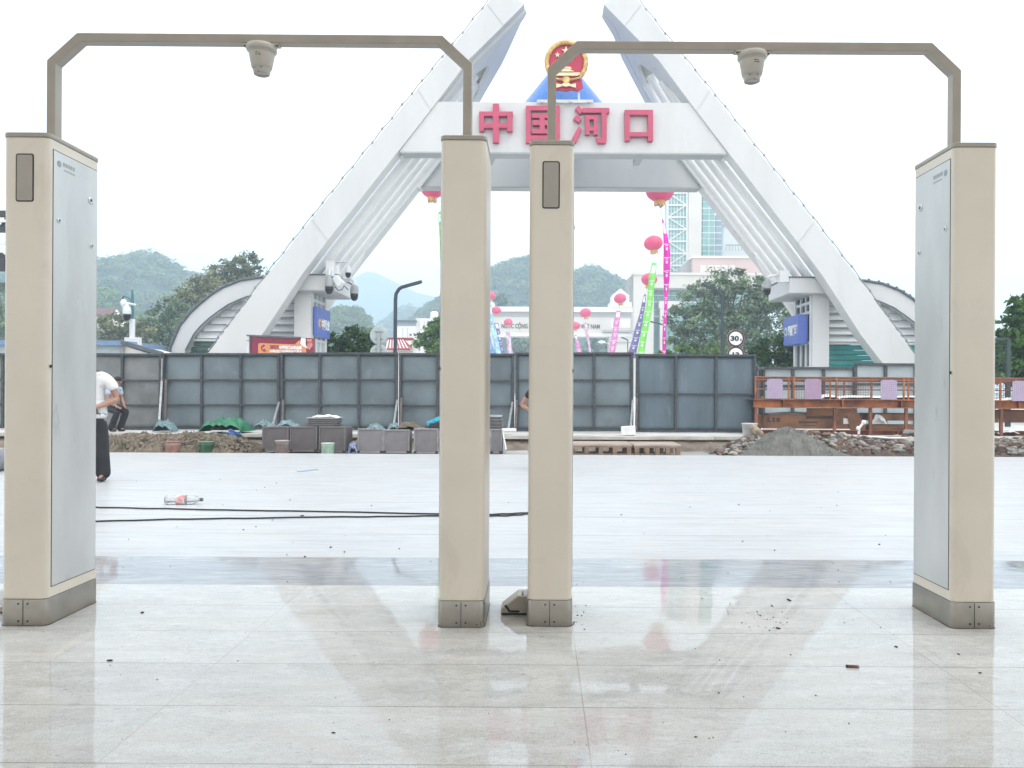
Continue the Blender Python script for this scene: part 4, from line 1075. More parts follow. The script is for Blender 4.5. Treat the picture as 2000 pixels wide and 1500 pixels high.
# tarpaulin, bags, jug
tarp = mat('green_tarpaulin', (.03,.17,.09), .45, var=.3, scale=5, bump=.6, bscale=9)
drape(404, 484, 815, 842, 16.9, 1.0, 21, 'crumpled green tarpaulin heap against the hoarding', 'tarpaulin', tarp, 'tarpaulin', 60, .45, amp=1.35)
bagm = mat('teal_woven', (.17,.25,.27), .7, var=.3, scale=12, bump=.5, bscale=16)
gb = 'teal bundles of netting against the hoarding'
drape(306, 342, 818, 842, 17.1, .5, 22, 'teal netting bundle at the foot of the first joint brace', 'net_bundle', bagm, 'bundle', 40, .6, gb, 1.2)
drape(503, 536, 820, 836, 16.9, .5, 23, 'teal netting bundle behind the leftmost dark crate', 'net_bundle', bagm, 'bundle', 40, .6, gb, 1.2)
drape(544, 582, 821, 836, 16.9, .5, 24, 'flat teal bundle behind the second dark crate', 'net_bundle', bagm, 'bundle', 40, .5, gb, 1.3)
drape(718, 748, 828, 842, 16.9, .5, 25, 'small teal mound behind the leaning lilac crate', 'net_bundle', bagm, 'bundle', 40, .5, gb, 1.4)
drape(758, 786, 827, 842, 16.7, .5, 26, 'teal bundle beside the brown sacking', 'net_bundle', bagm, 'bundle', 40, .6, gb, 1.3)
drape(772, 830, 825, 842, 16.6, .5, 27, 'brown sacking heap behind the lilac grey crates', 'sacking', mat('sacking', (.15,.12,.09), .9, var=.3, scale=9, bump=.6, bscale=20), 'sacking', 40, .5, amp=1.3)
bl = mat('blue_plastic', (.055,.12,.30), .4, var=.2, scale=8)
jg = empty('blue_tub', P(459, 866, 15.6), 'battered blue plastic tub lying on the soil heap', 'tub')
Mj = Matrix.Rotation(R(28),4,'Y') @ Matrix.Rotation(R(-25),4,'X')
c = P(456, 858, 15.5); s = MB(); s.lathe([(.02,-.09),(.125,-.085),(.155,.05),(.175,.10),(.19,.11),(.19,.125),(.165,.12),(.12,-.05),(.02,-.06)], c, 24, Mj); s.build('tub', bl, jg)
MB().box(-.21,.21,-.03,.03,0,.015,Matrix.Translation(c+Vector((-.01,-.06,.13))) @ Matrix.Rotation(R(6),4,'Y')).build('lid_edge', mat('light_blue_plastic', (.20,.30,.42), .4, var=.1), jg)
drape(683, 698, 862, 884, 15.0, .3, 28, 'small blue and white bag in the gap between the crates', 'plastic_bag', mat('blue_white_bag', (.30,.33,.42), .5, var=.5, scale=14, var2=(.10,.12,.25)), 'bag', 24, .6, amp=1.3)
# pallets and the white block on the ledge
wood = mat('pallet_wood', (.23,.165,.12), .85, var=.3, scale=7, bump=.4, bscale=30, stretch=(.3,1,1)); woodl = mat('pallet_top', (.42,.34,.29), .85, var=.2, scale=7, stretch=(.3,1,1))
def pallet(x0, x1, y0, y1, Y, label, low):
    a, b = P(x0, y1, Y), P(x1, y0, Y); zb = max(a.z, -.06); h = b.z-zb; W = b.x-a.x
    root = empty('wooden_pallet', ((a.x+b.x)/2, Y, zb), label, 'pallet', 'wooden pallets below the ledge')
    tp = MB()
    for k in range(6): tp.box(-W/2, W/2, k*.16, k*.16+.12, h-.03-.002*(k%2), h)
    tp.build('top_boards', woodl, root, local=True)
    for k in range(2):
        MB().box(-W/2, W/2, .001+k*.78, .099+k*.78, h-.062, h-.033).build('stringer', wood, root, local=True)
        MB().box(-W/2, W/2, .001+k*.78, .099+k*.78, 0, .03).build('bottom_board', wood, root, local=True)
        for x in np.linspace(-W/2+.06, W/2-.06, 5):
            MB().box(x-.04, x+.04, .0+k*.78, .1+k*.78, .031, h-.063).build('block', wood, root, local=True)
pallet(1112, 1235, 868, 892, 14.7, 'wooden pallet next to the right-middle gate post', 0)
pallet(1238, 1331, 869, 892, 14.7, 'wooden pallet farther from the posts, right of the other one', 1)
pk = MB().box(-.15, .15, -.1, .1, 0, .2).build('polystyrene_block', plast, None, bevel=.015); pk.location = P(1228, 850, 16.7); pk.rotation_euler = (0, R(-4), R(-14)); tag(pk, 'white polystyrene block on the ledge at the foot of the hoarding', 'block')
# on the floor: bottle, cables, stick, stub, grit
clear = bpy.data.materials.new('clear_plastic'); t, n, l = nt(clear); b = n['Principled BSDF']; b.inputs['Base Color'].default_value = (.93,.94,.95,1); b.inputs['Roughness'].default_value = .12; b.inputs['Transmission Weight'].default_value = .75; b.inputs['IOR'].default_value = 1.25
bt = empty('plastic_bottle', G(360, 985), 'empty clear plastic bottle with red label lying on the pale floor', 'bottle', rz=R(4))
Mb = Matrix.Translation((0,0,.048)) @ Matrix.Rotation(R(90), 4, 'Y')
MB().lathe([(.025,-.19),(.044,-.185),(.047,-.15),(.043,-.11),(.047,-.07),(.047,.06),(.039,.11),(.017,.15),(.015,.155),(.015,.17)], n=24, M=Mb).build('bottle', clear, bt, local=True)
MB().lathe([(.0482,-.075),(.0482,.015)], n=24, M=Mb).build('label', mat('bottle_label', (.72,.66,.66), .4, var=.2, scale=14, var2=(.62,.20,.21)), bt, local=True)
MB().lathe([(.018,.158),(.019,.16),(.019,.184),(.017,.186)], n=18, M=Mb).build('cap', crm, bt, local=True)
for pts, lab in (([(100,984),(196,991),(320,993.5),(480,996.5),(650,999.5),(856,1003.5),(960,1004.5),(1000,1003),(1036,1001),(1060,1000)], 'thin black cable across the pale floor, the farther strand'),
                 ([(60,1022),(196,1018),(330,1014),(480,1012),(650,1009.5),(740,1009),(856,1007),(955,1007.5),(990,1007),(1020,1005),(1034,1002.6)], 'thin black cable across the pale floor, the nearer strand')):
    pp = [G(x, y, .009) for x, y in pts]; sm_ = []
    for a, b in zip(pp, pp[1:]):
        for k in range(4): sm_.append(a.lerp(b, k/4) + Vector((0, .012*math.sin(k*1.6+a.x*3), 0)))
    tag(MB().tube(sm_+[pp[-1]], .0075, 8).build('cable', blk), lab, 'cable', 'black cables lying across the forecourt floor')
tag(MB().bar(G(581,921,.01), G(621,917,.01), .013).build('thin_rod', mat('blue_grey_rod', (.30,.40,.47), .5)), 'thin blue-grey rod lying on the far floor', 'rod')
sb_ = empty('cigarette_stub', G(1665, 1304), 'small brown cylinder stub lying on the near floor', 'stub', rz=R(-6))
Ms = Matrix.Translation((0,0,.006)) @ Matrix.Rotation(R(90), 4, 'Y')
MB().lathe([(.006,-.026),(.006,.018)], n=14, M=Ms).build('stub', mat('brown_stub', (.17,.075,.05), .5, var=.3, scale=60), sb_, local=True)
MB().lathe([(.0063,-.027),(.0063,-.020)], n=14, M=Ms).build('dark_end', blk, sb_, local=True)
MB().lathe([(.0068,.018),(.0068,.026)], n=14, M=Ms).build('tip', steel, sb_, local=True)
gr = MB()
def grit(n_, x0, x1, y0, y1, r0, r1):
    for _ in range(n_):
        p = G(random.uniform(x0,x1), random.uniform(y0,y1)); r_ = random.uniform(r0,r1)
        gr.rock((p.x,p.y,r_*.3), r_, random.random(), (1,random.uniform(.4,1),.5), 1)
grit(26, 1420, 1560, 1195, 1235, .003, .007); grit(26, 1300, 1760, 1150, 1450, .002, .006); grit(18, 200, 840, 1150, 1450, .002,.005)
grit(60, 200, 1760, 900, 1090, .004, .013); grit(14, 1110, 1150, 1180, 1232, .004, .008); grit(16, 640, 1300, 1240, 1490, .002, .004); grit(30, 200, 1760, 1092, 1142, .003,.007)
for x, y, r_ in ((1541,1173,.016),(214,1291,.012),(278,1197,.013),(1508,1184,.010),(1404,1354,.007),(1872,1278,.008),(1914,1315,.008),(1750,1264,.009),(1358,1440,.006),(590,1008,.02),(651,1432,.008),(1520,1228,.012)):
    p = G(x, y); gr.rock((p.x,p.y,r_*.25), r_, x, (1.3,.5,.4), 2)
tag(gr.build('grit', mat('dark_grit', (.04,.035,.03), .9, var=.4, scale=50)), 'dark grit scattered over the stone floor', 'grit', kind='stuff')
rg_ = MB(); c = G(-14, 921); rg_.lathe([(.02,-.5),(.14,-.48),(.155,-.3),(.15,.3),(.14,.48),(.02,.5)], (c.x, c.y, .15), 20, Matrix.Rotation(R(90),4,'X') @ Matrix.Rotation(R(12),4,'Y'))
tag(rg_.build('rolled_mat', mat('grey_felt', (.22,.22,.24), .9, var=.15, scale=20)), 'grey rolled mat on the floor at the left edge of the forecourt', 'roll')
# ------------------------------------------------------------------ hills and woods far behind
GZ = .22
hillm = mat('hill_ground', (.045,.07,.04), .95, var=.3, scale=.08)
def hill(name, ridge, Y, depth, forest=0, cr=11, leafm=None, flabel=None, per=70, tint=(0,1), drop=0):
    ridge = [(a, b+drop) for a, b in ridge]
    zs = [(p[0], P(p[0], p[1], Y).z) for p in ridge]; xs = [p[0] for p in ridge]
    def S(u, v):      # v 0: foot near us, .6: ridge, 1: far foot
        px = xs[0]+(xs[-1]-xs[0])*u; z = interp(zs, px)
        k = math.sin(min(1, v/.62)*math.pi/2)**.9 if v < .62 else math.cos((v-.62)/.38*math.pi/2)
        y = Y + depth*(v-.62)
        e = min(1, u/.06, (1-u)/.06)
        return Vector(((px-CX)*Y/F, y, -.4 + (z+.4)*k*(e if e < 1 else 1)))
    mb = MB(); mb.grid(lambda u, v: S(u, v) - Vector((0,0, (cr*Y/F*.5 if forest else 0))), 90, 22)
    o = tag(mb.build(name, hillm), kind='structure')
    if forest:
        cs, ts, ns, ss = [], [], [], []
        r0 = cr*Y/F
        for _ in range(forest):
            u = random.random(); v = .62*random.random()**.55
            c = S(u, v); c.z -= r0*.35; r_ = r0*random.uniform(.65,1.35); t0 = random.uniform(*tint)
            d = rng.normal(size=(per,3)); d[:,2] = np.abs(d[:,2])*.9; d[:,1] = -np.abs(d[:,1])*.8 + d[:,1]*.2
            d /= np.linalg.norm(d, axis=1)[:,None]
            lump = 1 + .18*np.sin(d[:,0]*7+t0*40)*np.sin(d[:,2]*6+t0*17)
            cs.append(np.array(c) + d*np.array([r_*1.1,r_,r_*1.0])*lump[:,None]*rng.uniform(.82,1.08,(per,1))); ns.append(d)
            ts.append(np.clip(t0 + rng.normal(0,.13,per), 0, 1)); ss.append(np.full(per, r_*.24))
        o2 = leaves(name+'_forest', leafm, np.concatenate(cs), np.concatenate(ss), np.concatenate(ts), nrm=np.concatenate(ns))
        tag(o2, flabel, 'forest', kind='stuff')
    return o
fm1 = leafmat('forest_leaves', (.014,.055,.03), (.23,.31,.14))
fm2 = leafmat('bright_forest_leaves', (.02,.075,.03), (.20,.34,.12))
hill('hill', [(-350,540),(-100,515),(60,505),(150,506),(195,509),(222,502),(240,506),(262,501),(285,495),(303,492),(325,497),(345,506),(365,515),(385,532),(430,548),(480,565),(600,600)], 330, 130, 700, 13, fm1, 'hazy blue-green wood on the hill at the left', 70, drop=9)
hill('hill', [(-200,575),(60,560),(150,553),(200,560),(235,575),(262,600),(300,640),(330,668)], 200, 60, 260, 12, fm2, 'brighter green wood on the nearer slope at the left', 80, (.45,1))
hill('hill', [(520,668),(590,640),(635,618),(660,606),(690,604),(708,608),(722,622),(738,645),(760,672)], 240, 70, 300, 8, fm1, 'green wood on the low slope behind the left arch leg', 70, (.4,1))
hill('hill', [(780,660),(820,628),(842,600),(858,590),(880,575),(910,558),(935,550),(960,534),(985,512),(1010,506),(1040,502),(1075,515),(1100,528),(1120,534),(1145,521),(1162,524),(1180,537),(1210,548),(1240,562),(1300,595),(1400,640)], 380, 150, 900, 11, fm1, 'hazy blue-green wood on the hill behind the far border gate', 70, drop=8)
hill('hill', [(640,680),(700,655),(745,640),(765,622),(788,606),(803,599),(818,612),(840,604),(870,594),(930,590),(1010,610)], 620, 160, 420, 7, fm1, 'faint bluish wood on the far low hill left of centre', 50)
hill('mountain', [(380,640),(560,600),(650,560),(690,543),(716,531),(735,533),(760,545),(790,560),(815,572),(850,580),(930,595),(1100,640)], 1150, 180)

# ------------------------------------------------------------------ trees and bushes
lf_olive = leafmat('olive_leaves', (.045,.058,.026), (.40,.41,.22), .35)
lf_dark = leafmat('dark_leaves', (.012,.032,.012), (.14,.26,.075), .3)
lf_grey = leafmat('grey_green_leaves', (.028,.055,.032), (.33,.43,.24), .35)
lf_bright = leafmat('fresh_leaves', (.03,.07,.018), (.22,.36,.11))
lf_shiny = leafmat('glossy_leaves', (.012,.04,.010), (.15,.28,.07), .15)
def T(px, Y, lst, n, leaf, m, label, **k):
    b = P(px, 700, Y); b.z = GZ
    return tree(k.pop('name', 'broadleaf_tree'), b, pxblobs(lst, Y), n, leaf, m, label, **k)
gt = 'trees behind the hoarding on the left'
T(470, 70, [(480,522,34,30),(440,540,36,32),(510,540,30,26),(462,575,55,42),(500,580,40,40)], 9000, .17, lf_olive, 'tallest olive tree above the left arched shell', group=gt, trunk_r=.25)
T(400, 66, [(398,560,34,30),(372,592,36,36),(420,605,46,50),(395,640,50,40)], 8000, .16, lf_olive, 'olive tree left of the arched shell roof', group=gt, trunk_r=.22)
T(330, 62, [(335,606,32,30),(306,632,34,34),(345,650,42,40),(320,670,40,28)], 6500, .15, lf_grey, 'grey-green tree between the lamp post and the arched shell', group=gt, trunk_r=.2)
T(230, 58, [(222,648,44,34),(262,652,34,30),(190,660,40,34),(240,676,60,24)], 5500, .15, lf_olive, 'low dull tree right beside the left gate door, above the hut', group=gt, trunk_r=.18)
T(20, 60, [(0,600,60,50),(60,640,60,50),(-50,650,60,60)], 4500, .17, lf_grey, 'grey-green tree at the far left edge', group=gt, trunk_r=.2)
T(690, 31, [(655,672,26,26),(690,662,26,22),(715,678,26,24),(668,690,36,26),(705,694,40,24)], 7000, .075, lf_dark, 'dark clipped bush between the left booth and the round sign', cat='bush', name='garden_bush', trunk_r=.06, kids=('crown','trunk'))
T(712, 60, [(708,655,26,17),(728,664,14,14)], 2200, .13, lf_grey, 'grey-green tree top behind the dark bush', trunk_r=.12)
T(850, 44, [(845,652,28,26),(872,640,30,30),(835,672,26,22),(870,680,36,28)], 6500, .10, lf_bright, 'bright green bush left of the left gate post, by the red roof', cat='bush', name='garden_bush', trunk_r=.08)
T(1430, 58, [(1420,556,44,32),(1372,585,46,34),(1330,630,30,34),(1385,640,60,46),(1448,600,52,48),(1505,570,34,38),(1452,655,66,40),(1520,630,52,56),(1345,668,40,28)], 17000, .15, lf_grey, 'big grey-green tree behind the weight limit signs', trunk_r=.28)
T(1365, 40, [(1340,688,34,16),(1385,686,36,16),(1300,692,24,12)], 2500, .09, lf_bright, 'low bright shrubs in front of the big grey-green tree', cat='bush', name='garden_bush', trunk_r=.04)
T(1505, 30.6, [(1500,690,38,26),(1475,702,26,22),(1534,682,22,30),(1515,712,44,22)], 7500, .06, lf_dark, 'dark clipped bush at the side of the right booth', cat='bush', name='garden_bush', trunk_r=.05)
T(2030, 24, [(2005,598,34,34),(1980,650,30,34),(2045,630,60,70),(1978,700,34,44),(2050,710,60,50),(1955,690,20,26),(1960,725,40,26),(2000,735,50,24)], 7000, .135, lf_shiny, 'big-leaved glossy green tree at the right edge', trunk_r=.14, clump=.34, per=30)
T(1015, 160, [(1012,672,22,16),(1035,678,20,14)], 1600, .3, lf_grey, 'tree seen under the far border gate, left of the middle post', trunk_r=.2)
T(1175, 165, [(1168,672,22,18),(1195,676,16,14),(1150,682,14,12)], 1600, .3, lf_grey, 'tree seen under the far border gate, right of the middle post', trunk_r=.2)
T(978, 210, [(968,590,16,14),(980,586,10,12),(990,596,14,8)], 1500, .3, lf_dark, 'dark tree rising above the far gate roof', trunk_r=.2)
# green wire fence by the big-leaved tree
wf = empty('wire_fence', P(1955, 740, 22), 'dark green wire fence below the big-leaved tree', 'fence')
a, b = P(1925, 662, 22), P(1969, 662, 22); dg_ = mat('dark_green_steel', (.02,.05,.042), .5)
MB().bar((b.x, 22, .2), (b.x, 22, b.z), .11).build('post', dg_, wf); MB().bar((a.x, 22, .2), (a.x, 22, b.z), .06).build('post', dg_, wf)
m_ = MB(); m_.bar((a.x, 22, b.z), (b.x, 22, b.z), .07); m_.bar((a.x, 22, b.z-.2), (b.x, 22, b.z-.2), .03)
for k in range(18):
    z = .3 + (b.z-.4)*k/17*1.0
    m_.bar((a.x,22,z), (b.x,22,min(z+.35,b.z)), .010); m_.bar((a.x,22,min(z+.35,b.z)), (b.x,22,z), .010)
m_.build('mesh', dg_, wf)

# ------------------------------------------------------------------ buildings
creamw = mat('cream_wall', (.66,.60,.54), .8, var=.05, scale=.2); whitew = mat('white_wall', (.70,.68,.65), .8, var=.05, scale=.2)
stonew = mat('pale_stone_wall', (.60,.56,.52), .8, var=.06, scale=.25); gband = mat('grey_band', (.36,.35,.34), .8, var=.06)
pinkw = mat('pink_wall', (.58,.42,.38), .8, var=.05, scale=.2); tealg = mat('teal_glass', (.16,.34,.31), .25, var=.18, scale=.25); teald = mat('teal_glass_dark', (.06,.16,.15), .2, var=.25, scale=.3)
def pb(mb, x0, x1, y0, y1, Y, d=1.0, ground=False):
    """box whose front shows picture rectangle x0..x1, y0..y1 at depth Y"""
    a, b = P(x0, y1, Y), P(x1, y0, Y); mb.box(a.x, b.x, Y, Y+d, GZ if ground else a.z, b.z); return mb
def part(nm, m, root, *rects):
    mb = MB()
    for r_ in rects: pb(mb, *r_)
    return mb.build(nm, m, root)
YV = 125
vg = empty('border_gatehouse', P(1075, 700, YV), 'far cream border gatehouse with Vietnamese lettering across its long beam', 'gatehouse')
part('beam_wall', stonew, vg, (925,1232,618,651,YV,3))
part('cornice', whitew, vg, (921,1236,600,608,YV-.5,4.2), (923,1234,651,656,YV-.3,3.5))
part('grey_band', gband, vg, (924,1233,608,617.5,YV-.12,3.1))
for x0, x1 in ((920,964),(1190,1236)):
    part('pier', stonew, vg, (x0,x1,656,690,YV-.1,3.3,True))
for x0, x1 in ((1195,1229),(925,959)):
    pd = MB(); pts = [P(x0,599,YV-.3),P(x1,599,YV-.3),P(x1,577,YV-.3),P((x0+x1)/2,563,YV-.3),P(x0,577,YV-.3)]; pd.prism(pts, (0,3,0)); pd.build('pediment', whitew, vg)
    part('pediment_base', whitew, vg, (x0-4,x1+5,590,599.6,YV-.62,4))
part('wall_panel', whitew, vg, (1193,1231,624,640,YV-.06,.05), (940,963,624,640,YV-.06,.05))
part('ledge', gband, vg, (1178,1240,645,649,YV-.7,.65), (1190,1236,668,670,YV-.22,.1))
c = P(1075.5, 637, YV); text('lettering', 'NƯỚC CỘNG HÒA XÃ HỘI CHỦ NGHĨA VIỆT NAM', 1, mat('bronze_letters', (.07,.04,.012), .6), front_at((c.x, YV-.03, c.z)), vg, extrude=.04, width=192*YV/F, height=14*YV/F, bold=.022)
YB2 = 150
bd = empty('terminal_building', P(1350, 700, YB2), 'pink and cream terminal building with teal glazing behind the balloons', 'building')
part('parapet', creamw, bd, (1238,1500,536,562,YB2,10), (1236,1502,533,536.5,YB2-.3,10.6))
part('soffit', gband, bd, (1276,1490,562,565,YB2+.2,3))
part('column', creamw, bd, (1237,1277,562,690,YB2+.02,4,True))
part('side_wall', gband, bd, (1228.5,1236.5,542,600,YB2+1.5,8))
part('glazing', tealg, bd, (1277,1500,565,690,YB2+3.1,.3,True))
gl = MB()
for x in range(1285, 1500, 11): pb(gl, x, x+.9, 565, 690, YB2+3.0, .08)
for y in (577,590,605,618): pb(gl, 1277, 1500, y, y+.9, YB2+2.99, .08)
gl.build('mullion', whitew, bd)
part('glazing_dark', teald, bd, (1277.5,1286,622,690,YB2+2.9,.08))
part('porch', creamw, bd, (1287,1330,588,602,YB2+.6,2), (1289,1298,602,690,YB2+.7,1.5,True))
part('upper_wall', pinkw, bd, (1353,1500,503,534,YB2+6,8)); part('upper_cornice', whitew, bd, (1351,1502,500,503.5,YB2+5.7,8.6))
pr = MB(); pr.prism([P(1330,533,YB2+8),P(1352.5,533,YB2+8),P(1352.5,503,YB2+8),P(1345,507,YB2+8),P(1330,521,YB2+8)], (0,5,0)); pr.build('stair_wall', gband, bd)
for x in (1368,1382.5,1396,1410,1424.5):
    f = part('window_frame', whitew, bd, (x,x+11,518,534,YB2+5.9,.09)); part('window', creamw, f, (x+1.6,x+9.4,520,534,YB2+5.84,.05))
YT = 175
tb = empty('glass_tower', P(1360, 700, YT), 'tall cream tower with teal glass and white zigzag bracing', 'building')
part('glazing', tealg, tb, (1305,1343,330,690,YT,6,True)); part('core', creamw, tb, (1343,1371,322,690,YT-.3,8,True))
part('side_glazing', tealg, tb, (1371,1396,330,690,YT,6,True)); part('blue_glazing', mat('blue_glass', (.22,.30,.36), .2, var=.2, scale=.3), tb, (1396,1411,420,690,YT+.5,5,True))
br = MB(); ys = [330+23.6*k for k in range(-1, 15)]
for k, y in enumerate(ys):
    if y < 326: continue
    br.bar(P(1303,y,YT-.25), P(1343,y,YT-.25), .36)
    if k % 2: br.bar(P(1305,y,YT-.25), P(1340,y+23,YT-.25), .26)
    else: br.bar(P(1340,y,YT-.25), P(1305,y+23,YT-.25), .26)
br.bar(P(1303.5,326,YT-.3), P(1303.5,690,YT-.3), .42); br.bar(P(1341.5,326,YT-.28), P(1341.5,690,YT-.28), .36)
br.build('bracing', whitew, tb)
mu = MB()
for x in range(1310, 1341, 6): pb(mu, x, x+.5, 330, 690, YT-.04, .05)
for y in range(336, 690, 8): pb(mu, 1305, 1342, y, y+.4, YT-.035, .04)
for x in (1384,1395): pb(mu, x, x+1, 330, 690, YT-.05, .06)
for k, y in enumerate(range(370, 520, 12)): pb(mu, 1371, 1410, y, y+(1.4 if k % 2 else .6), YT-.06, .06)
mu.build('mullion', whitew, tb)
wb = empty('balcony_building', P(1430, 700, 190), 'white block with a balcony right of the glass tower', 'building')
part('wall', whitew, wb, (1412,1500,440,690,190,8,True)); part('roof_slab', gband, wb, (1411,1502,437,441,189.6,9))
q = MB(); pb(q,1418,1475,478,479.3,188.6,.1)
for x in range(1418, 1476, 6): pb(q, x, x+.7, 479, 490, 188.6, .1)
q.build('balcony_rail', mat('rail_grey', (.2,.24,.27), .5), wb)
# left of centre: warehouse and red-roofed hut
wh = empty('warehouse', P(830, 700, 105), 'white warehouse with a grey upper band and roof tank, left of the left gate post', 'building')
part('wall', whitew, wh, (774,812,637,690,105,8,True), (812,905,622,690,105.4,8,True)); part('grey_band', mat('blue_grey_band', (.28,.33,.37), .6), wh, (775,811,628,637,105.05,6))
part('roof_edge', trimm, wh, (772,813,625,628,104.6,9)); tk = MB(); tk.lathe([(.55,0),(.55,.8),(.35,1.0)], P(848,622,108), 16); tk.build('roof_tank', whitew, wh)
part('seam', gband, wh, (786,786.8,640,690,104.93,.06), (795,795.8,640,690,104.93,.06), (818,818.8,624,690,105.33,.06), (828,828.8,624,690,105.33,.06))
vq = MB(); 
for x in (802,810): vq.lathe([(.16,0),(.16,.1)], P(x,654,104.95), 12, Matrix.Rotation(R(90),4,'X'))
vq.build('vent', trimm, wh)
rr = empty('red_roof_hut', P(785, 700, 46), 'small hut with red and white striped metal roof left of the left gate post', 'hut')
redm = mat('red_sheet', (.36,.045,.06), .45, var=.15, scale=3); 
A = [P(752,681,44.5), P(800,681,44.5), P(789,664,46.5), P(757,664,46.5)]
rr_ = MB(); rr_.prism(A, (0,.05,-.06)); rr_.prism([P(757,664,46.55),P(789,664,46.55),P(812,685,46.5),P(800,681.5,44.6)], (0,.05,-.06)); ro = rr_.build('roof', redm, rr)
s_ = MB()
for k in range(7):
    u0, u1 = (k+.25)/7, (k+.62)/7
    s_.add([v+Vector((0,-.02,.03)) for v in (A[0].lerp(A[1],u0), A[0].lerp(A[1],u1), A[3].lerp(A[2],u1), A[3].lerp(A[2],u0))], [(0,1,2,3)])
s_.build('white_stripe', whitew, ro)
part('ridge', redm, rr, (755,806,659.5,664.2,46.6,.5)); part('wall', whitew, rr, (757,808,684,690,45.4,4,True)); part('eave', whitew, rr, (752,812,681.5,684.5,44.9,.3))
# left: house with maroon roof, hut with blue roof edge
hs_ = empty('roofed_house', P(190, 640, 100), 'far white house with a maroon gable roof among the trees at the left', 'house')
q = MB(); q.prism([P(120,614,98),P(215,614,98),P(229,600.5,101),P(120,600.5,101)], (0,.1,-.2)); q.prism([P(229,600.5,101),P(120,600.5,101),P(120,614,104),P(238,614,104)], (0,.1,-.2)); q.build('roof', mat('maroon_tiles', (.14,.075,.085), .8, var=.2, scale=2), hs_)
q = MB(); q.prism([P(212,640,98.6),P(236,640,98.6),P(236,616,98.6),P(228,604,98.6),P(214,616,98.6)], (-.1,.3,0)); pb(q,120,213,614,640,98.7,4); q.build('wall', whitew, hs_)
ht = empty('gate_hut', P(180, 700, 24), 'pale hut with a blue roof edge beside the lamp post at the left', 'hut')
part('wall', mat('pale_blue_wall', (.47,.53,.55), .6, var=.06), ht, (-80,234,673,700,24.2,2.2,True))
part('post', gband, ht, (233.5,240,673,700,24.08,.2,True))
q = MB(); q.prism([P(241,700,24.2),P(300,700,24.2),P(296,690,24.2),P(241,674,24.2)], (0,2.2,0)); q.build('side_wall', whitew, ht)
part('roof_edge', mat('blue_roof_edge', (.16,.25,.40), .45, var=.1), ht, (-84,238,665,673,23.9,2.8))
q = MB(); q.bar(P(237,668,23.9), P(318,691,24.2), .12, .13, up=(0,1,0)); q.bar(P(237,672,23.95), P(300,692,24.25), .05, .05); q.build('sloping_roof', trimm, ht)
# dark lattice canopy at the left edge
tr = empty('lattice_canopy', P(-20, 690, 21), 'black steel lattice canopy with white rods at the far left edge', 'canopy')
blks = mat('black_steel', (.035,.037,.04), .5)
q = MB(); 
for y in (418, 448, 500): q.bar(P(-260,y,21), P(70,y,21), .16)
for k in range(9): q.bar(P(-220+34*k,418,21.1), P(-203+34*k,448,21.1), .07); q.bar(P(-203+34*k,448,21.1), P(-186+34*k,418,21.1), .07)
q.build('lattice', blks, tr)
MB().bar(P(62,415,21.2), (P(62,415,21.2).x, 21.2, .2), .22).build('post', blks, tr); MB().bar(P(-240,415,21.2), (P(-240,415,21.2).x, 21.2, .2), .22).build('post', blks, tr)
q = MB(); q.bar(P(-40,452,20.9), P(16,500,20.9), .05); q.bar(P(-40,475,20.9), P(16,475,20.9), .07); q.bar(P(-60,430,20.9), P(20,432,20.9), .07); q.build('white_rod', pale, tr)
part('sign_back', blks, tr, (-60,8,506,528,20.8,.2))

# ------------------------------------------------------------------ lamps, signs, billboard
navy = mat('navy_lamp_paint', (.03,.045,.065), .4, var=.1)
def lamp(px, py0, tip, Y, label):
    root = empty('street_lamp', (P(px,700,Y).x, Y, GZ), label, 'street lamp', 'dark bent-arm street lamps behind the hoarding')
    a = P(px, py0, Y); b = P(tip[0], tip[1], Y); s = 1 if b.x > a.x else -1
    MB().tube([(a.x,Y,GZ),(a.x,Y,a.z-.30),(a.x+.015*s,Y,a.z-.12),(a.x+.10*s,Y,a.z+.02),a.lerp(b,.25)+Vector((0,0,.02)),b], .055, 10).build('pole', navy, root)
    d = (b-a).normalized(); MB().bar(a.lerp(b,.45)+Vector((0,0,.02)), b+d*.05, .13, .075).build('lamp_head', navy, root)
    MB().tube([(a.x,Y,GZ),(a.x,Y,GZ+.9)], .085, 10).build('base_sleeve', navy, root)
lamp(772.5, 566, (821,551), 22.5, 'dark bent-arm street lamp beside the red-roofed hut')
lamp(1411, 573, (1372,556), 27, 'dark bent-arm street lamp against the big grey-green tree')
lp = empty('camera_lamp_post', (P(258,700,25).x, 25, GZ), 'slim white and teal post with a globe lamp, left of the arched shell', 'lamp post')
x = P(258,700,25).x; Z = lambda y: P(258,y,25).z
MB().tube([(x,25,GZ),(x,25,Z(623))], .085, 12).build('sleeve', pale, lp); tl = mat('teal_pole', (.06,.17,.19), .4)
MB().tube([(x,25,Z(624)),(x,25,Z(580)),(x,25,Z(565))], [.05,.045,.02], 10).build('pole', tl, lp)
MB().tube([(x,25,Z(597)),(x-.04,25,Z(588)),(x-.14,25,Z(581)),(x-.26,25,Z(578.5)),P(240,580,25),P(240,584,25)], .03, 8).build('arm', tl, lp)
MB().ell(P(242,592,25), .105,.105,.13).build('globe_lamp', plast, lp); MB().lathe([(.05,0),(.07,.05),(.04,.1)], P(242,601,25), 14).build('lamp_cup', pale, lp)
pbx = P(260,669,24.9); MB().box(pbx.x-.24, pbx.x+.24, 24.8, 24.99, pbx.z-.16, pbx.z+.16).build('switch_box', pale, lp, bevel=.015)
r5, c5 = ptz(248, 610, 24.7, 1.0, 'white-topped dome camera on the lamp post at the left', 'white')
MB().tube([c5+Vector((0,0,.2)), c5+Vector((0,0,.3)), c5+Vector((.17,.2,.26))], .035, 8).build('bracket', pale, r5)
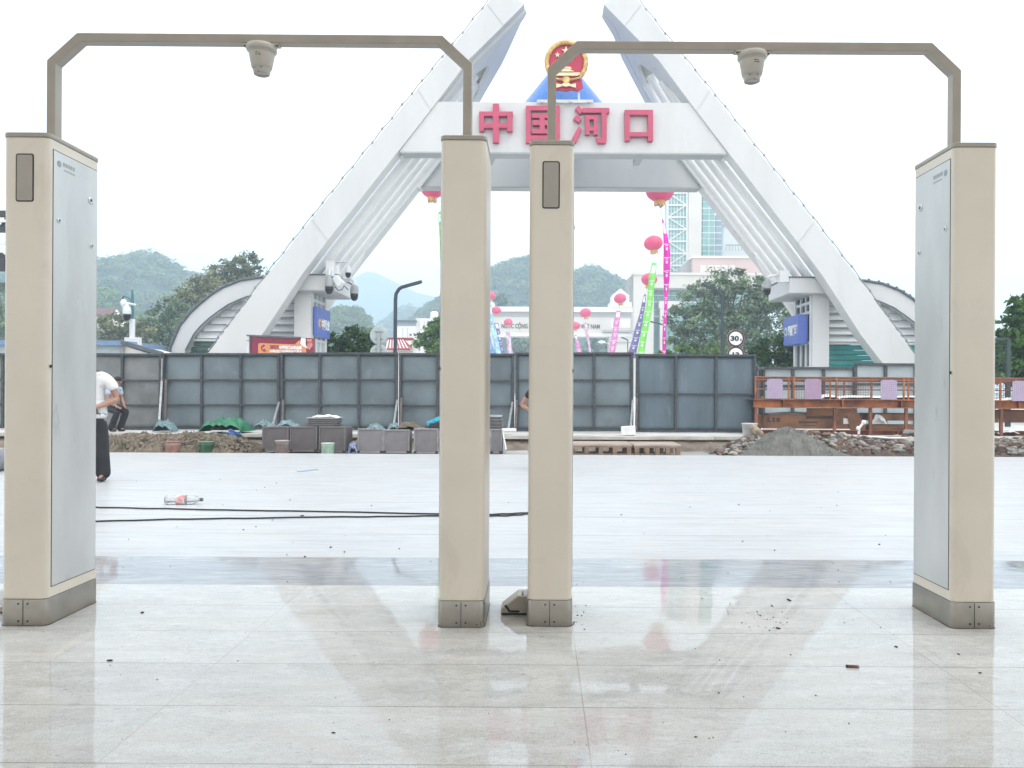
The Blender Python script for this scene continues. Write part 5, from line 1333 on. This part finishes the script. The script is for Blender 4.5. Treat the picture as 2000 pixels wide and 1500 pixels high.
# round signs
def post_sign(px, py, r_, Y, label, top, back=False, words=(), low=True):
    root = empty('round_road_sign', (P(px,700,Y).x, Y, GZ), label, 'road sign'); x = P(px,700,Y).x
    yp = Y+.06 if not back else Y-.06
    MB().tube([(x,yp,GZ),(x,yp,P(px,top,Y).z)], .045, 10).build('post', mat('sign_grey', (.34,.37,.37), .5, metal=.2, var=.1), root)
    Mx = Matrix.Rotation(R(90), 4, 'X')
    for k, (yy, wd) in enumerate(words):
        c = P(px, yy, Y); rr = r_*Y/F
        if back:
            MB().lathe([(rr,-.012),(rr,.012),(rr-.02,.016)], c, 40, Mx).build('sign_plate', mat('plate_back', (.40,.45,.45), .45, metal=.2, var=.06), root)
            q = MB()
            for dz in (-.42,.42): q.bar((c.x-.22*rr/.25*.5, Y-.03, c.z+dz*rr), (c.x+.22*rr/.25*.5, Y-.03, c.z+dz*rr), .03, .03)
            q.build('clamp', steel, root)
        else:
            pl = MB().lathe([(rr,-.012),(rr,.008)], c, 40, Mx).build('sign_plate', mat('sign_maroon', (.085,.018,.025), .45, var=.1), root)
            MB().lathe([(rr*1.03,-.014),(rr*1.03,-.002)], c, 40, Mx).build('pink_edge', mat('pale_pink', (.55,.42,.42), .5), pl)
            MB().lathe([(rr*.80,.0),(rr*.80,.011)], c, 40, Mx).build('white_face', signwhite, pl)
            tx, sub = wd
            text('number', tx, .3, mat('sign_black', (.02,.025,.04), .5), front_at((c.x-(.13*rr if sub else 0), Y-.016, c.z)), pl, width=rr*(.98 if sub else .8), height=rr*.62, bold=.012)
            if sub: text('unit', sub, .1, MATS['sign_black'], front_at((c.x+.60*rr, Y-.016, c.z-.17*rr)), pl, height=rr*.34, bold=.004)
post_sign(740, 655, 17.5, 22, 'grey back of a round road sign in front of the dark bush', 652, True, ((655,None),(690,None)))
post_sign(1437, 661, 16.5, 21, 'round 30t weight limit sign with a second round sign below it', 648, False, ((661,('30','t')),(693,('13',''))))
# billboard
bb = empty('billboard', P(548, 700, 24.6), 'dark red billboard with orange panel and Chinese lettering at the left booth', 'billboard')
Yb = 24.6; maroon = mat('billboard_red', (.20,.015,.04), .45, var=.1, scale=1.5); orange = mat('billboard_orange', (.60,.24,.11), .45, var=.1, scale=2)
q = MB(); q.prism([P(488,712,Yb),P(611,712,Yb),P(611,660.5,Yb),P(488,655.5,Yb)], (0,.25,0)); bo = q.build('panel', maroon, bb)
q = MB(); q.prism([P(482,712,Yb+.05),P(487.5,712,Yb+.0),P(487.5,655.5,Yb),P(482,655,Yb+.05)], (0,.25,0)); q.build('side_frame', alu, bb)
q = MB(); q.bar(P(482,655,Yb-.02), P(588,659.5,Yb-.02), .05); q.bar(P(488,655,Yb-.02), P(488,712,Yb-.02), .03); q.bar(P(481.5,665,Yb), P(488,665.5,Yb-.02), .02); q.build('frame', trimm, bb)
pts = []
for cx_, cy_, a0 in ((508,674,180),(594,677.5,270),(594,700,0),(508,700,90)):
    for k in range(5): a = R(a0+22.5*k); pts.append(P(cx_+4*math.cos(a), cy_+4*math.sin(a), Yb-.012))
q = MB(); q.prism(pts, (0,.012,0)); op = q.build('orange_panel', orange, bo)
at = lambda px, py: P(px, py, Yb-.016)
k_ = Yb/F
text('lettering', '2023', .1, maroon, front_at(at(535.5,677.5)), op, width=17.5*k_, height=7*k_, bold=.004); text('lettering', '中国河口60年品质', .1, signwhite, front_at(at(567.5,679)), op, width=44*k_, height=7.5*k_, bold=.004)
text('lettering', '中国(河口)边境商品交易会', .1, signwhite, front_at(at(558.5,686.5)), op, width=63*k_, height=6.2*k_, bold=.003)
q = MB(); q.tube([at(511,683), at(511,678), at(515,674.5), at(518,675)], [.005,.022,.03,.006], 6); q.tube([at(511,685), at(516,682), at(521,686)], [.006,.022,.006], 6); q.tube([at(514,685),at(518,687)], .012, 6); q.build('swoosh_logo', maroon, op)
sal = mat('salmon_art', (.60,.22,.18), .5, var=.2, scale=6)
q = MB(); q.prism([at(602,663),at(609,661.5),at(610.5,675),at(604,684),at(599,676)][::-1], (0,-.004,0)); q.tube([at(600,664),at(606,668),at(609,665)], .05, 6); q.build('flame_shapes', sal, bo)
q = MB(); q.prism([at(576,672.5),at(584,665),at(589,665),at(586,674)][::-1], (0,-.006,0)); q.build('orange_fold', orange, bo)
q = MB(); q.prism([at(588,660),at(597,661),at(597,674),at(602,681),at(592,676),at(587,672)][::-1], (0,-.008,0)); q.build('white_shape', signwhite, bo)

# ------------------------------------------------------------------ lantern balloons and their streamers
balm = mat('balloon_red', (.62,.06,.16), .42, var=.1, scale=1.5); goldf = mat('gold_fringe', (.58,.33,.12), .6, var=.25, scale=8); cord = mat('pale_cord', (.55,.55,.55), .6)
def balloon(px, py, wpx, Y, label, tilt=0.0):
    c = P(px, py, Y); a = wpx/2*Y/F
    root = empty('lantern_balloon', c, label, 'balloon', 'red lantern balloons tethered along the road')
    Mt = Matrix.Rotation(tilt, 4, 'Y'); n1, n2 = 64, 18
    def fn(u, v):
        th = math.pi*v; ph_ = 2*math.pi*u; r_ = a*math.sin(th)**.9*(1-.05*abs(math.sin(ph_*7))**.5*0 - .045*(1-abs(math.sin(ph_*7)))**2)
        return c + Mt @ Vector((r_*math.cos(ph_), r_*math.sin(ph_), -a*.80*math.cos(th)*(1-.05*math.sin(th))))
    MB().grid(fn, n1, n2).build('envelope', balm, root)
    s = MB(); prof = [(.40*a,-.74*a),(.40*a,-.96*a)]
    n_ = 26
    for k in range(n_):
        a0, a1 = 2*math.pi*k/n_, 2*math.pi*(k+.9)/n_; L = -.96*a - random.uniform(0,.22)*a
        s.add([c + Mt @ Vector((.40*a*math.cos(t_), .40*a*math.sin(t_), z)) for t_, z in ((a0,-.70*a),(a1,-.70*a),(a1,L),(a0,L))], [(0,1,2,3)])
    s.build('fringe', goldf, root)
    MB().lathe([(.06*a,.79*a),(.10*a,.82*a),(.02*a,.86*a)], c, 10).build('valve', balm, root)
    return c, a
def cordline(p, q):
    return MB().tube([p, q], .018*max(1, p.y/60), 5)
wmark = mat('streamer_white', (.80,.80,.80), .6)
def streamer(pts, Y, m, label, marks=7, edge=None, head=True):
    """hanging printed ribbon: (x, y, width) picture rows at depth Y, twisting a little"""
    n_ = 40; rows_ = []
    T1 = [(p[1], p[0]) for p in pts]; T2 = [(p[1], p[2]) for p in pts]; y0, y1 = pts[0][1], pts[-1][1]
    vs = []
    for i in range(n_+1):
        y = y0+(y1-y0)*i/n_; x, w_ = interp(T1, y), interp(T2, y); dy = .22*math.sin(i*.35+pts[0][0])
        for s in (-.5, .5): p = P(x+s*w_, y, Y); p.y += dy*s*2*(Y/90); vs.append(p)
    mb = MB(); mb.add(vs, [(2*i,2*i+1,2*i+3,2*i+2) for i in range(n_)], True)
    o = mb.build('streamer', m); o.modifiers.new('thick', 'SOLIDIFY').thickness = .012; tag(o, label, 'streamer', 'printed streamers hanging from the balloons')
    mk = MB()
    def cell(i0, i1, u0, u1, d=-.03):
        q = []
        for i, u in ((i0,u0),(i0,u1),(i1,u1),(i1,u0)):
            f_ = i*n_; k = min(n_-1, int(f_)); a = vs[2*k].lerp(vs[2*k+2], f_-k); b = vs[2*k+1].lerp(vs[2*k+3], f_-k); q.append(a.lerp(b, u)+Vector((0,d,0)))
        mk.add(q, [(0,1,2,3)])
    h = 1/(marks+1.2)
    if head: cell(.03, .03+h*.75, .15, .85); 
    for k in range(marks):
        t0 = .10+h*.8+k*h*.98
        if t0+h*.3 > 1: break
        cell(t0+h*.26, t0+h*.46, .36, .64); cell(t0, t0+h*.045, .08, .92); cell(t0+h*.10, t0+h*.15, .3, .7)
    mk.build('lettering', wmark, o)
    c_ = pts[0]; return o
Bs = [(1289,372,56,36,'largest red lantern balloon, its lower half below the arch beam right of centre'),(845,369,46,38,'red lantern balloon at the beam end beside the left gate post'),
      (1276,475,37,54,'red lantern balloon above the green streamer'),(1268,546,31,66,'red lantern balloon half behind the green streamer'),
      (1211,583,24.5,84,'red lantern balloon before the white pediment of the far gatehouse'),(1143.5,611,22.5,92,'red lantern balloon above the lettering VIỆT NAM'),
      (1124,636,19,106,'red lantern balloon at the right edge of the middle gate post'),(959,577.5,19,100,'topmost of the three small balloons right of the left gate post'),
      (969.5,606.5,19,96,'middle of the three small balloons right of the left gate post'),(992.5,629,17.5,112,'lowest of the three small balloons, over the word NƯỚC')]
for px, py, w_, Y, lab in Bs:
    c, a = balloon(px, py, w_, Y, lab, random.uniform(-.2,.2) if w_ < 40 else .03)
gm, pm = mat('streamer_green', (.20,.62,.10), .6, var=.08, scale=2), mat('streamer_magenta', (.78,.02,.46), .6, var=.12, scale=2)
vm, km = mat('streamer_violet', (.16,.13,.33), .6, var=.1, scale=2), mat('streamer_pink', (.66,.20,.46), .6, var=.1, scale=2)
lm, bm_, gz = mat('streamer_lilac', (.62,.34,.52), .6, var=.1), mat('streamer_blue', (.06,.28,.62), .6, var=.25, scale=1), mat('streamer_sky', (.30,.56,.72), .6, var=.3, scale=1)
S_ = [([(1294,428,2),(1299,455,9),(1302.5,490,13.5),(1302,540,11),(1300,600,6.5),(1297.5,650,5),(1297,700,8.5)], 36, pm, 'long magenta streamer twisting down below the largest balloon', 9),
      ([(1278,513,10),(1274,540,12),(1268,600,13),(1258,650,13.5),(1250,700,14)], 54, gm, 'light green streamer of the balloon right of centre', 8),
      ([(1260,575,3),(1256,600,8),(1245,650,13),(1232,700,17)], 66, vm, 'violet streamer left of the green one', 7),
      ([(1208,607,9.5),(1205,625,11),(1200,660,12),(1193,700,13)], 84, km, 'pink streamer under the balloon at the pediment', 6),
      ([(1143.5,632,7),(1146,650,5.5),(1151,675,4),(1154,700,4.5)], 92, lm, 'thin lilac streamer over the lettering VIỆT NAM', 5),
      ([(1124,654,3.5),(1128,672,8),(1134,700,11)], 106, km, 'short pink streamer beside the middle gate post', 4),
      ([(956.5,595,6),(962,640,9),(977,700,11)], 100, gz, 'pale blue streamer right of the left gate post', 5),
      ([(969,631,8),(975,655,7),(984,700,7)], 96.5, vm, 'small violet streamer beside the pale blue one', 5),
      ([(991.5,648,8),(994,670,9),(998,700,10)], 112, lm, 'small lilac streamer under the word NƯỚC', 4),
      ([(953,648,2),(956,670,10),(962,700,14)], 90, bm_, 'blue streamer half behind the left gate post', 3),
      ([(860.5,414,9),(863,460,10),(868,560,12)], 38, gm, 'green streamer beside the left gate post under the beam', 6)]
for pts, Y, m, lab, mk in S_: streamer(pts, Y, m, lab, mk)
for (px, py, w_, Y, lab), to in zip(Bs, ((1294,428),(860,414),(1278,513),(1262,575),(1209,607),(1143.5,632),(1124,654),(957,595),(969,631),(991.5,648))):
    q = cordline(P(px, py+w_*.40, Y), P(*to, Y)).build('tether_cord', cord); tag(q, 'pale cord of the '+lab.split(',')[0].replace('red lantern ', '')[:80], 'cord', 'cords between balloons and streamers')
# small white street lamps beyond the far gate
for px, py, tx, Y, lab in ((1196,672,1175,88,'white curved lamp arm crossing before the pink streamer'),(996,660,979,88,'white lamp head between the violet and lilac streamers')):
    root = empty('road_lamp', (P(px,700,Y).x, Y, GZ), lab, 'street lamp', 'small white road lamps beyond the hoarding'); x = P(px,700,Y).x
    b = P(tx, py-4, Y); MB().tube([(x,Y,GZ),(x,Y,P(px,py,Y).z),b], .06, 8).build('pole', pale, root); MB().ell(b, .42,.2,.16).build('lamp_head', plast, root)
for px, py, tx, ty, Y, lab in ((1296,635,1270,628,70,'dark lamp arm between the green and magenta streamers'),(1224,664,1214,659,80,'small dark lamp arm left of the violet streamer')):
    root = empty('road_lamp', (P(px+2,700,Y).x, Y, GZ), lab, 'street lamp'); x = P(px+2,700,Y).x
    MB().tube([(x,Y,GZ),(x,Y,P(px,py,Y).z)], .05, 8).build('pole', navy, root); MB().bar(P(px+2,py,Y), P(tx,ty,Y), .22, .12).build('lamp_head', navy, root)
for px, Y in ((1296,36.02),):
    pass

# ------------------------------------------------------------------ haze
hz = bpy.data.materials.new('haze'); t, n, l = nt(hz); n.remove(n['Principled BSDF'])
pv_ = n.new('ShaderNodeVolumePrincipled'); pv_.inputs['Color'].default_value = (.70,.87,1.0,1); pv_.inputs['Density'].default_value = HAZE; pv_.inputs['Anisotropy'].default_value = .1
l.new(pv_.outputs[0], n['Material Output'].inputs['Volume'])
if HAZE > 0: tag(MB().box(-920, 920, -70, 1420, -1.5, 210).build('haze', hz), kind='stuff', label='pale humid haze in the air', cat='haze')
# ------------------------------------------------------------------ people
skin = mat('skin', (.36,.19,.13), .5, var=.06, scale=8); hairm = mat('black_hair', (.012,.011,.011), .5, var=.3, scale=60, bump=.5, bscale=150)
def skinned(name, verts, edges, rad, m, parent, root_i=0, sub=2):
    me = bpy.data.meshes.new(name); me.from_pydata([tuple(v) for v in verts], edges, []); me.materials.append(m)
    o = bpy.data.objects.new(name, me); C.objects.link(o)
    if parent is not None: o.parent = parent
    sk = o.modifiers.new('skin', 'SKIN'); sk.use_smooth_shade = True; sk.branch_smoothing = .6
    if not me.skin_vertices: me.attributes
    for i, d in enumerate(me.skin_vertices[0].data):
        r_ = rad[i]; d.radius = r_ if isinstance(r_, tuple) else (r_, r_); d.use_root = (i == root_i)
    s = o.modifiers.new('sub', 'SUBSURF'); s.levels = sub; s.render_levels = sub
    return o
def person(loc, rz, label, J, shirt_m, trouser_m, shoe_m, height=1.6, sleeve=.55, hem=None, wide=1.0):
    """J: joints in metres for a 1.70 m person facing -Y, x to the person's left"""
    root = empty('person', loc, label, 'person', None, rz); s = height/1.7; root.scale = (s, s, s)
    J = {k: Vector(v) for k, v in J.items()}
    names, verts, rad, edges = {}, [], [], []
    def V(k, p, r_): names[k] = len(verts); verts.append(Vector(p)); rad.append(r_); return names[k]
    def Ed(a, b): edges.append((names[a], names[b]))
    V('pelvis', J['pelvis'], (.135,.10)); V('waist', J['pelvis'].lerp(J['chest'],.45), (.125,.09)); V('chest', J['chest'], (.145,.10))
    V('neck0', J['chest'].lerp(J['neck'],.7), (.085,.07)); V('neck', J['neck'], .055); V('jaw', J['neck'].lerp(J['head'],.55)+Vector((0,-.015,0)), (.062,.07)); V('head', J['head'], (.076,.092)); V('crown', J['head']*1.0+(J['head']-J['neck']).normalized()*.085, (.06,.075))
    for a, b in (('pelvis','waist'),('waist','chest'),('chest','neck0'),('neck0','neck'),('neck','jaw'),('jaw','head'),('head','crown')): Ed(a, b)
    for sd in ('L','R'):
        V('sh'+sd, J['sh'+sd], .052); V('el'+sd, J['el'+sd], .042); V('wr'+sd, J['wr'+sd], .028)
        V('ua'+sd, J['sh'+sd].lerp(J['el'+sd],.5), .050); V('fa'+sd, J['el'+sd].lerp(J['wr'+sd],.35), .043)
        hd = (J['wr'+sd]-J['el'+sd]).normalized(); V('palm'+sd, J['wr'+sd]+hd*.07, (.038,.018))
        Ed('chest','sh'+sd); Ed('sh'+sd,'ua'+sd); Ed('ua'+sd,'el'+sd); Ed('el'+sd,'fa'+sd); Ed('fa'+sd,'wr'+sd); Ed('wr'+sd,'palm'+sd)
        side = hd.cross(Vector((0,1,0)));  side = side.normalized() if side.length > .1 else Vector((1,0,0)); nrm = hd.cross(side)
        for f_, L in enumerate((.068,.078,.072,.056)):
            b = J['wr'+sd]+hd*.085+side*(-.027+.018*f_); V('f%d%s' % (f_,sd), b+hd*L*.5+nrm*.006, .0085); V('g%d%s' % (f_,sd), b+hd*L*.95+nrm*.022, .007); Ed('palm'+sd,'f%d%s' % (f_,sd)); Ed('f%d%s' % (f_,sd),'g%d%s' % (f_,sd))
        V('t0'+sd, J['wr'+sd]+hd*.05-side*.045, .010); V('t1'+sd, J['wr'+sd]+hd*.085-side*.058+nrm*.012, .008); Ed('wr'+sd,'t0'+sd); Ed('t0'+sd,'t1'+sd)
        V('hip'+sd, J['hip'+sd], .085); V('th'+sd, J['hip'+sd].lerp(J['kn'+sd],.45), .075); V('kn'+sd, J['kn'+sd], .053); V('ca'+sd, J['kn'+sd].lerp(J['an'+sd],.3), .055); V('an'+sd, J['an'+sd], .036)
        V('toe'+sd, J['an'+sd]+Vector((0,-.15,-.055)), (.04,.025))
        for a, b in (('pelvis','hip'),('hip','th'),('th','kn'),('kn','ca'),('ca','an'),('an','toe')): Ed('pelvis' if a == 'pelvis' else a+sd, b+sd)
    skinned('body', verts, edges, rad, skin, root)
    hd_ = J['head']; up = (hd_-J['neck']).normalized()
    fc = MB()
    for x in (-.03,.03): fc.ell(hd_+Vector((x,-.088,.008)), .012,.008,.007, 8, 6)
    fc.build('eyes', hairm, root, local=True)
    nz = MB(); nz.ell(hd_+Vector((0,-.10,-.025)), .013,.018,.022, 8, 6)
    for x in (-.078,.078): nz.ell(hd_+Vector((x,.0,-.01)), .012,.022,.034, 8, 6)
    nz.build('nose_and_ears', skin, root, local=True)
    mo = MB(); mo.ell(hd_+Vector((0,-.086,-.062)), .024,.010,.007, 8, 6); mo.build('mouth', mat('lips', (.28,.10,.085), .5), root, local=True)
    hr = MB(); hr.ell(hd_+up*.045+Vector((0,.022,.0)), .088,.100,.080, 20, 14); hr.ell(hd_+Vector((0,.045,-.02)), .080,.068,.085, 18, 12); hr.build('hair', hairm, root, local=True)
    # shirt
    sv, sr, se = [], [], []
    def A(p, r_): sv.append(Vector(p)); sr.append(r_); return len(sv)-1
    hemz = J['pelvis'].lerp(J['chest'], -.08); p0 = A(J['pelvis'].lerp(J['chest'],.35), (.142,.108)); p1 = A(J['chest'], (.165,.122)); p2 = A(J['chest'].lerp(J['neck'],.62), (.105,.085)); p3 = A(J['chest'].lerp(J['neck'],.85), (.070,.066))
    ph_ = A(hemz, (.158,.122)); se += [(p0,p1),(p1,p2),(p2,p3),(ph_,p0)]
    for sd in ('L','R'):
        a = A(J['sh'+sd]+Vector((0,0,.005)), .104); b = A(J['sh'+sd].lerp(J['el'+sd], sleeve*.55), .072); c_ = A(J['sh'+sd].lerp(J['el'+sd], sleeve), .070); se += [(p1,a),(a,b),(b,c_)]
    sr = [(r_[0]*wide, r_[1]*wide) if isinstance(r_, tuple) else r_*wide for r_ in sr]
    sh = skinned('shirt', sv, se, sr, shirt_m, root, p0)
    if hem is not None:
        hv = [J['pelvis'].lerp(J['chest'],k) for k in (-.40,-.12,.16,.50)]; skinned('shirt_hem', hv, [(0,1),(1,2),(2,3)], [(.172*wide,.142*wide),(.174*wide,.142*wide),(.168*wide,.134*wide),(.160*wide,.128*wide)], hem, sh)
    tv, tr_, te = [], [], []
    def B(p, r_): tv.append(Vector(p)); tr_.append(r_); return len(tv)-1
    q0 = B(J['pelvis'].lerp(J['chest'],.26), (.150,.118)); q1 = B(J['pelvis'], (.150,.115)); te.append((q0,q1))
    for sd in ('L','R'):
        a = B(J['hip'+sd], .118); b = B(J['hip'+sd].lerp(J['kn'+sd],.5), .092); k = B(J['kn'+sd], .080); c_ = B(J['kn'+sd].lerp(J['an'+sd],.5), .082); e = B(J['kn'+sd].lerp(J['an'+sd],1.17), .084); te += [(q1,a),(a,b),(b,k),(k,c_),(c_,e)]
    tr_ = [(r_[0]*wide, r_[1]*wide) if isinstance(r_, tuple) else r_*wide for r_ in tr_]
    skinned('trousers', tv, te, tr_, trouser_m, root, q1)
    for sd in ('L','R'):
        an = J['an'+sd]; skinned('shoe', [an+Vector((0,.05,-.045)), an+Vector((0,-.04,-.04)), an+Vector((0,-.16,-.055))], [(0,1),(1,2)], [(.042,.042),(.046,.045),(.042,.028)], shoe_m, root, 1, 2)
    return root
STAND = dict(pelvis=(0,0,.93), chest=(0,0,1.27), neck=(0,.0,1.48), head=(0,-.01,1.60), shL=(.17,.01,1.39), shR=(-.17,.01,1.39), elL=(.24,.04,1.10), elR=(-.24,.04,1.10), wrL=(.25,-.02,.85), wrR=(-.25,-.02,.85),
             hipL=(.09,0,.88), hipR=(-.09,0,.88), knL=(.10,-.01,.49), knR=(-.10,-.01,.49), anL=(.11,.01,.09), anR=(-.11,.01,.09))
wshirt = mat('white_cotton', (.70,.70,.70), .8, var=.05, scale=8, bump=.3, bscale=14)
hemm = mat('patterned_hem', (.62,.63,.62), .8, var=.1, scale=17, detail=3, grime=((.95,13,(.03,.045,.045),.5),))
blackc = mat('black_cloth', (.018,.018,.021), .75, var=.3, scale=6, bump=.4, bscale=14); blackt = mat('black_shirt', (.015,.016,.018), .8, var=.3, scale=8, bump=.3, bscale=14)
bluec = mat('pale_blue_cotton', (.42,.47,.58), .8, var=.1, scale=10, bump=.3, bscale=16); shoe = mat('dark_shoe', (.02,.02,.02), .5)
J1 = dict(STAND); J1.update(chest=(0,.0,1.27), neck=(0,-.05,1.46), head=(-.02,-.14,1.56), shL=(.20,.0,1.37), shR=(-.20,.0,1.37), elL=(.29,.03,1.08), wrL=(.10,-.18,.97), elR=(-.24,.02,1.10), wrR=(-.12,-.22,1.02), anL=(.13,.03,.09), knL=(.115,0,.49))
g_ = G(179, 941)
person((g_.x, g_.y, 0), R(12), 'person in white T-shirt with patterned hem and black trousers, half behind the left gate', J1, wshirt, blackc, shoe, 1.66, .62, hemm, wide=1.14)
J2 = dict(STAND); J2.update(pelvis=(0,.10,.62), chest=(0,-.06,.97), neck=(0,-.12,1.15), head=(0,-.17,1.26), shL=(.16,-.06,1.06), shR=(-.16,-.06,1.06), elL=(.20,-.10,.80), wrL=(.12,-.26,.66), elR=(-.20,-.10,.80), wrR=(-.12,-.26,.66), hipL=(.09,.08,.60), hipR=(-.09,.08,.60), knL=(.14,-.32,.52), knR=(-.12,-.30,.50), anL=(.12,-.12,.09), anR=(-.11,-.10,.09))
p_ = P(219, 842, 17.1)
person((p_.x, 17.1, .225), R(70), 'person in pale blue shirt and black trousers crouching by the hoarding behind the white T-shirt', J2, bluec, blackc, shoe, 1.52, .6)
J3 = dict(STAND); J3.update(elR=(-.37,.10,1.13), wrR=(-.17,-.03,1.0), shR=(-.185,.01,1.39), elL=(.25,.05,1.10), wrL=(.20,-.08,.86))
p_ = P(1061, 800, 11.5)
person((p_.x, 11.5, 0), R(8), 'person in black T-shirt with hand on hip, only an elbow showing between the middle posts', J3, blackt, blackc, shoe, 1.47, .55)
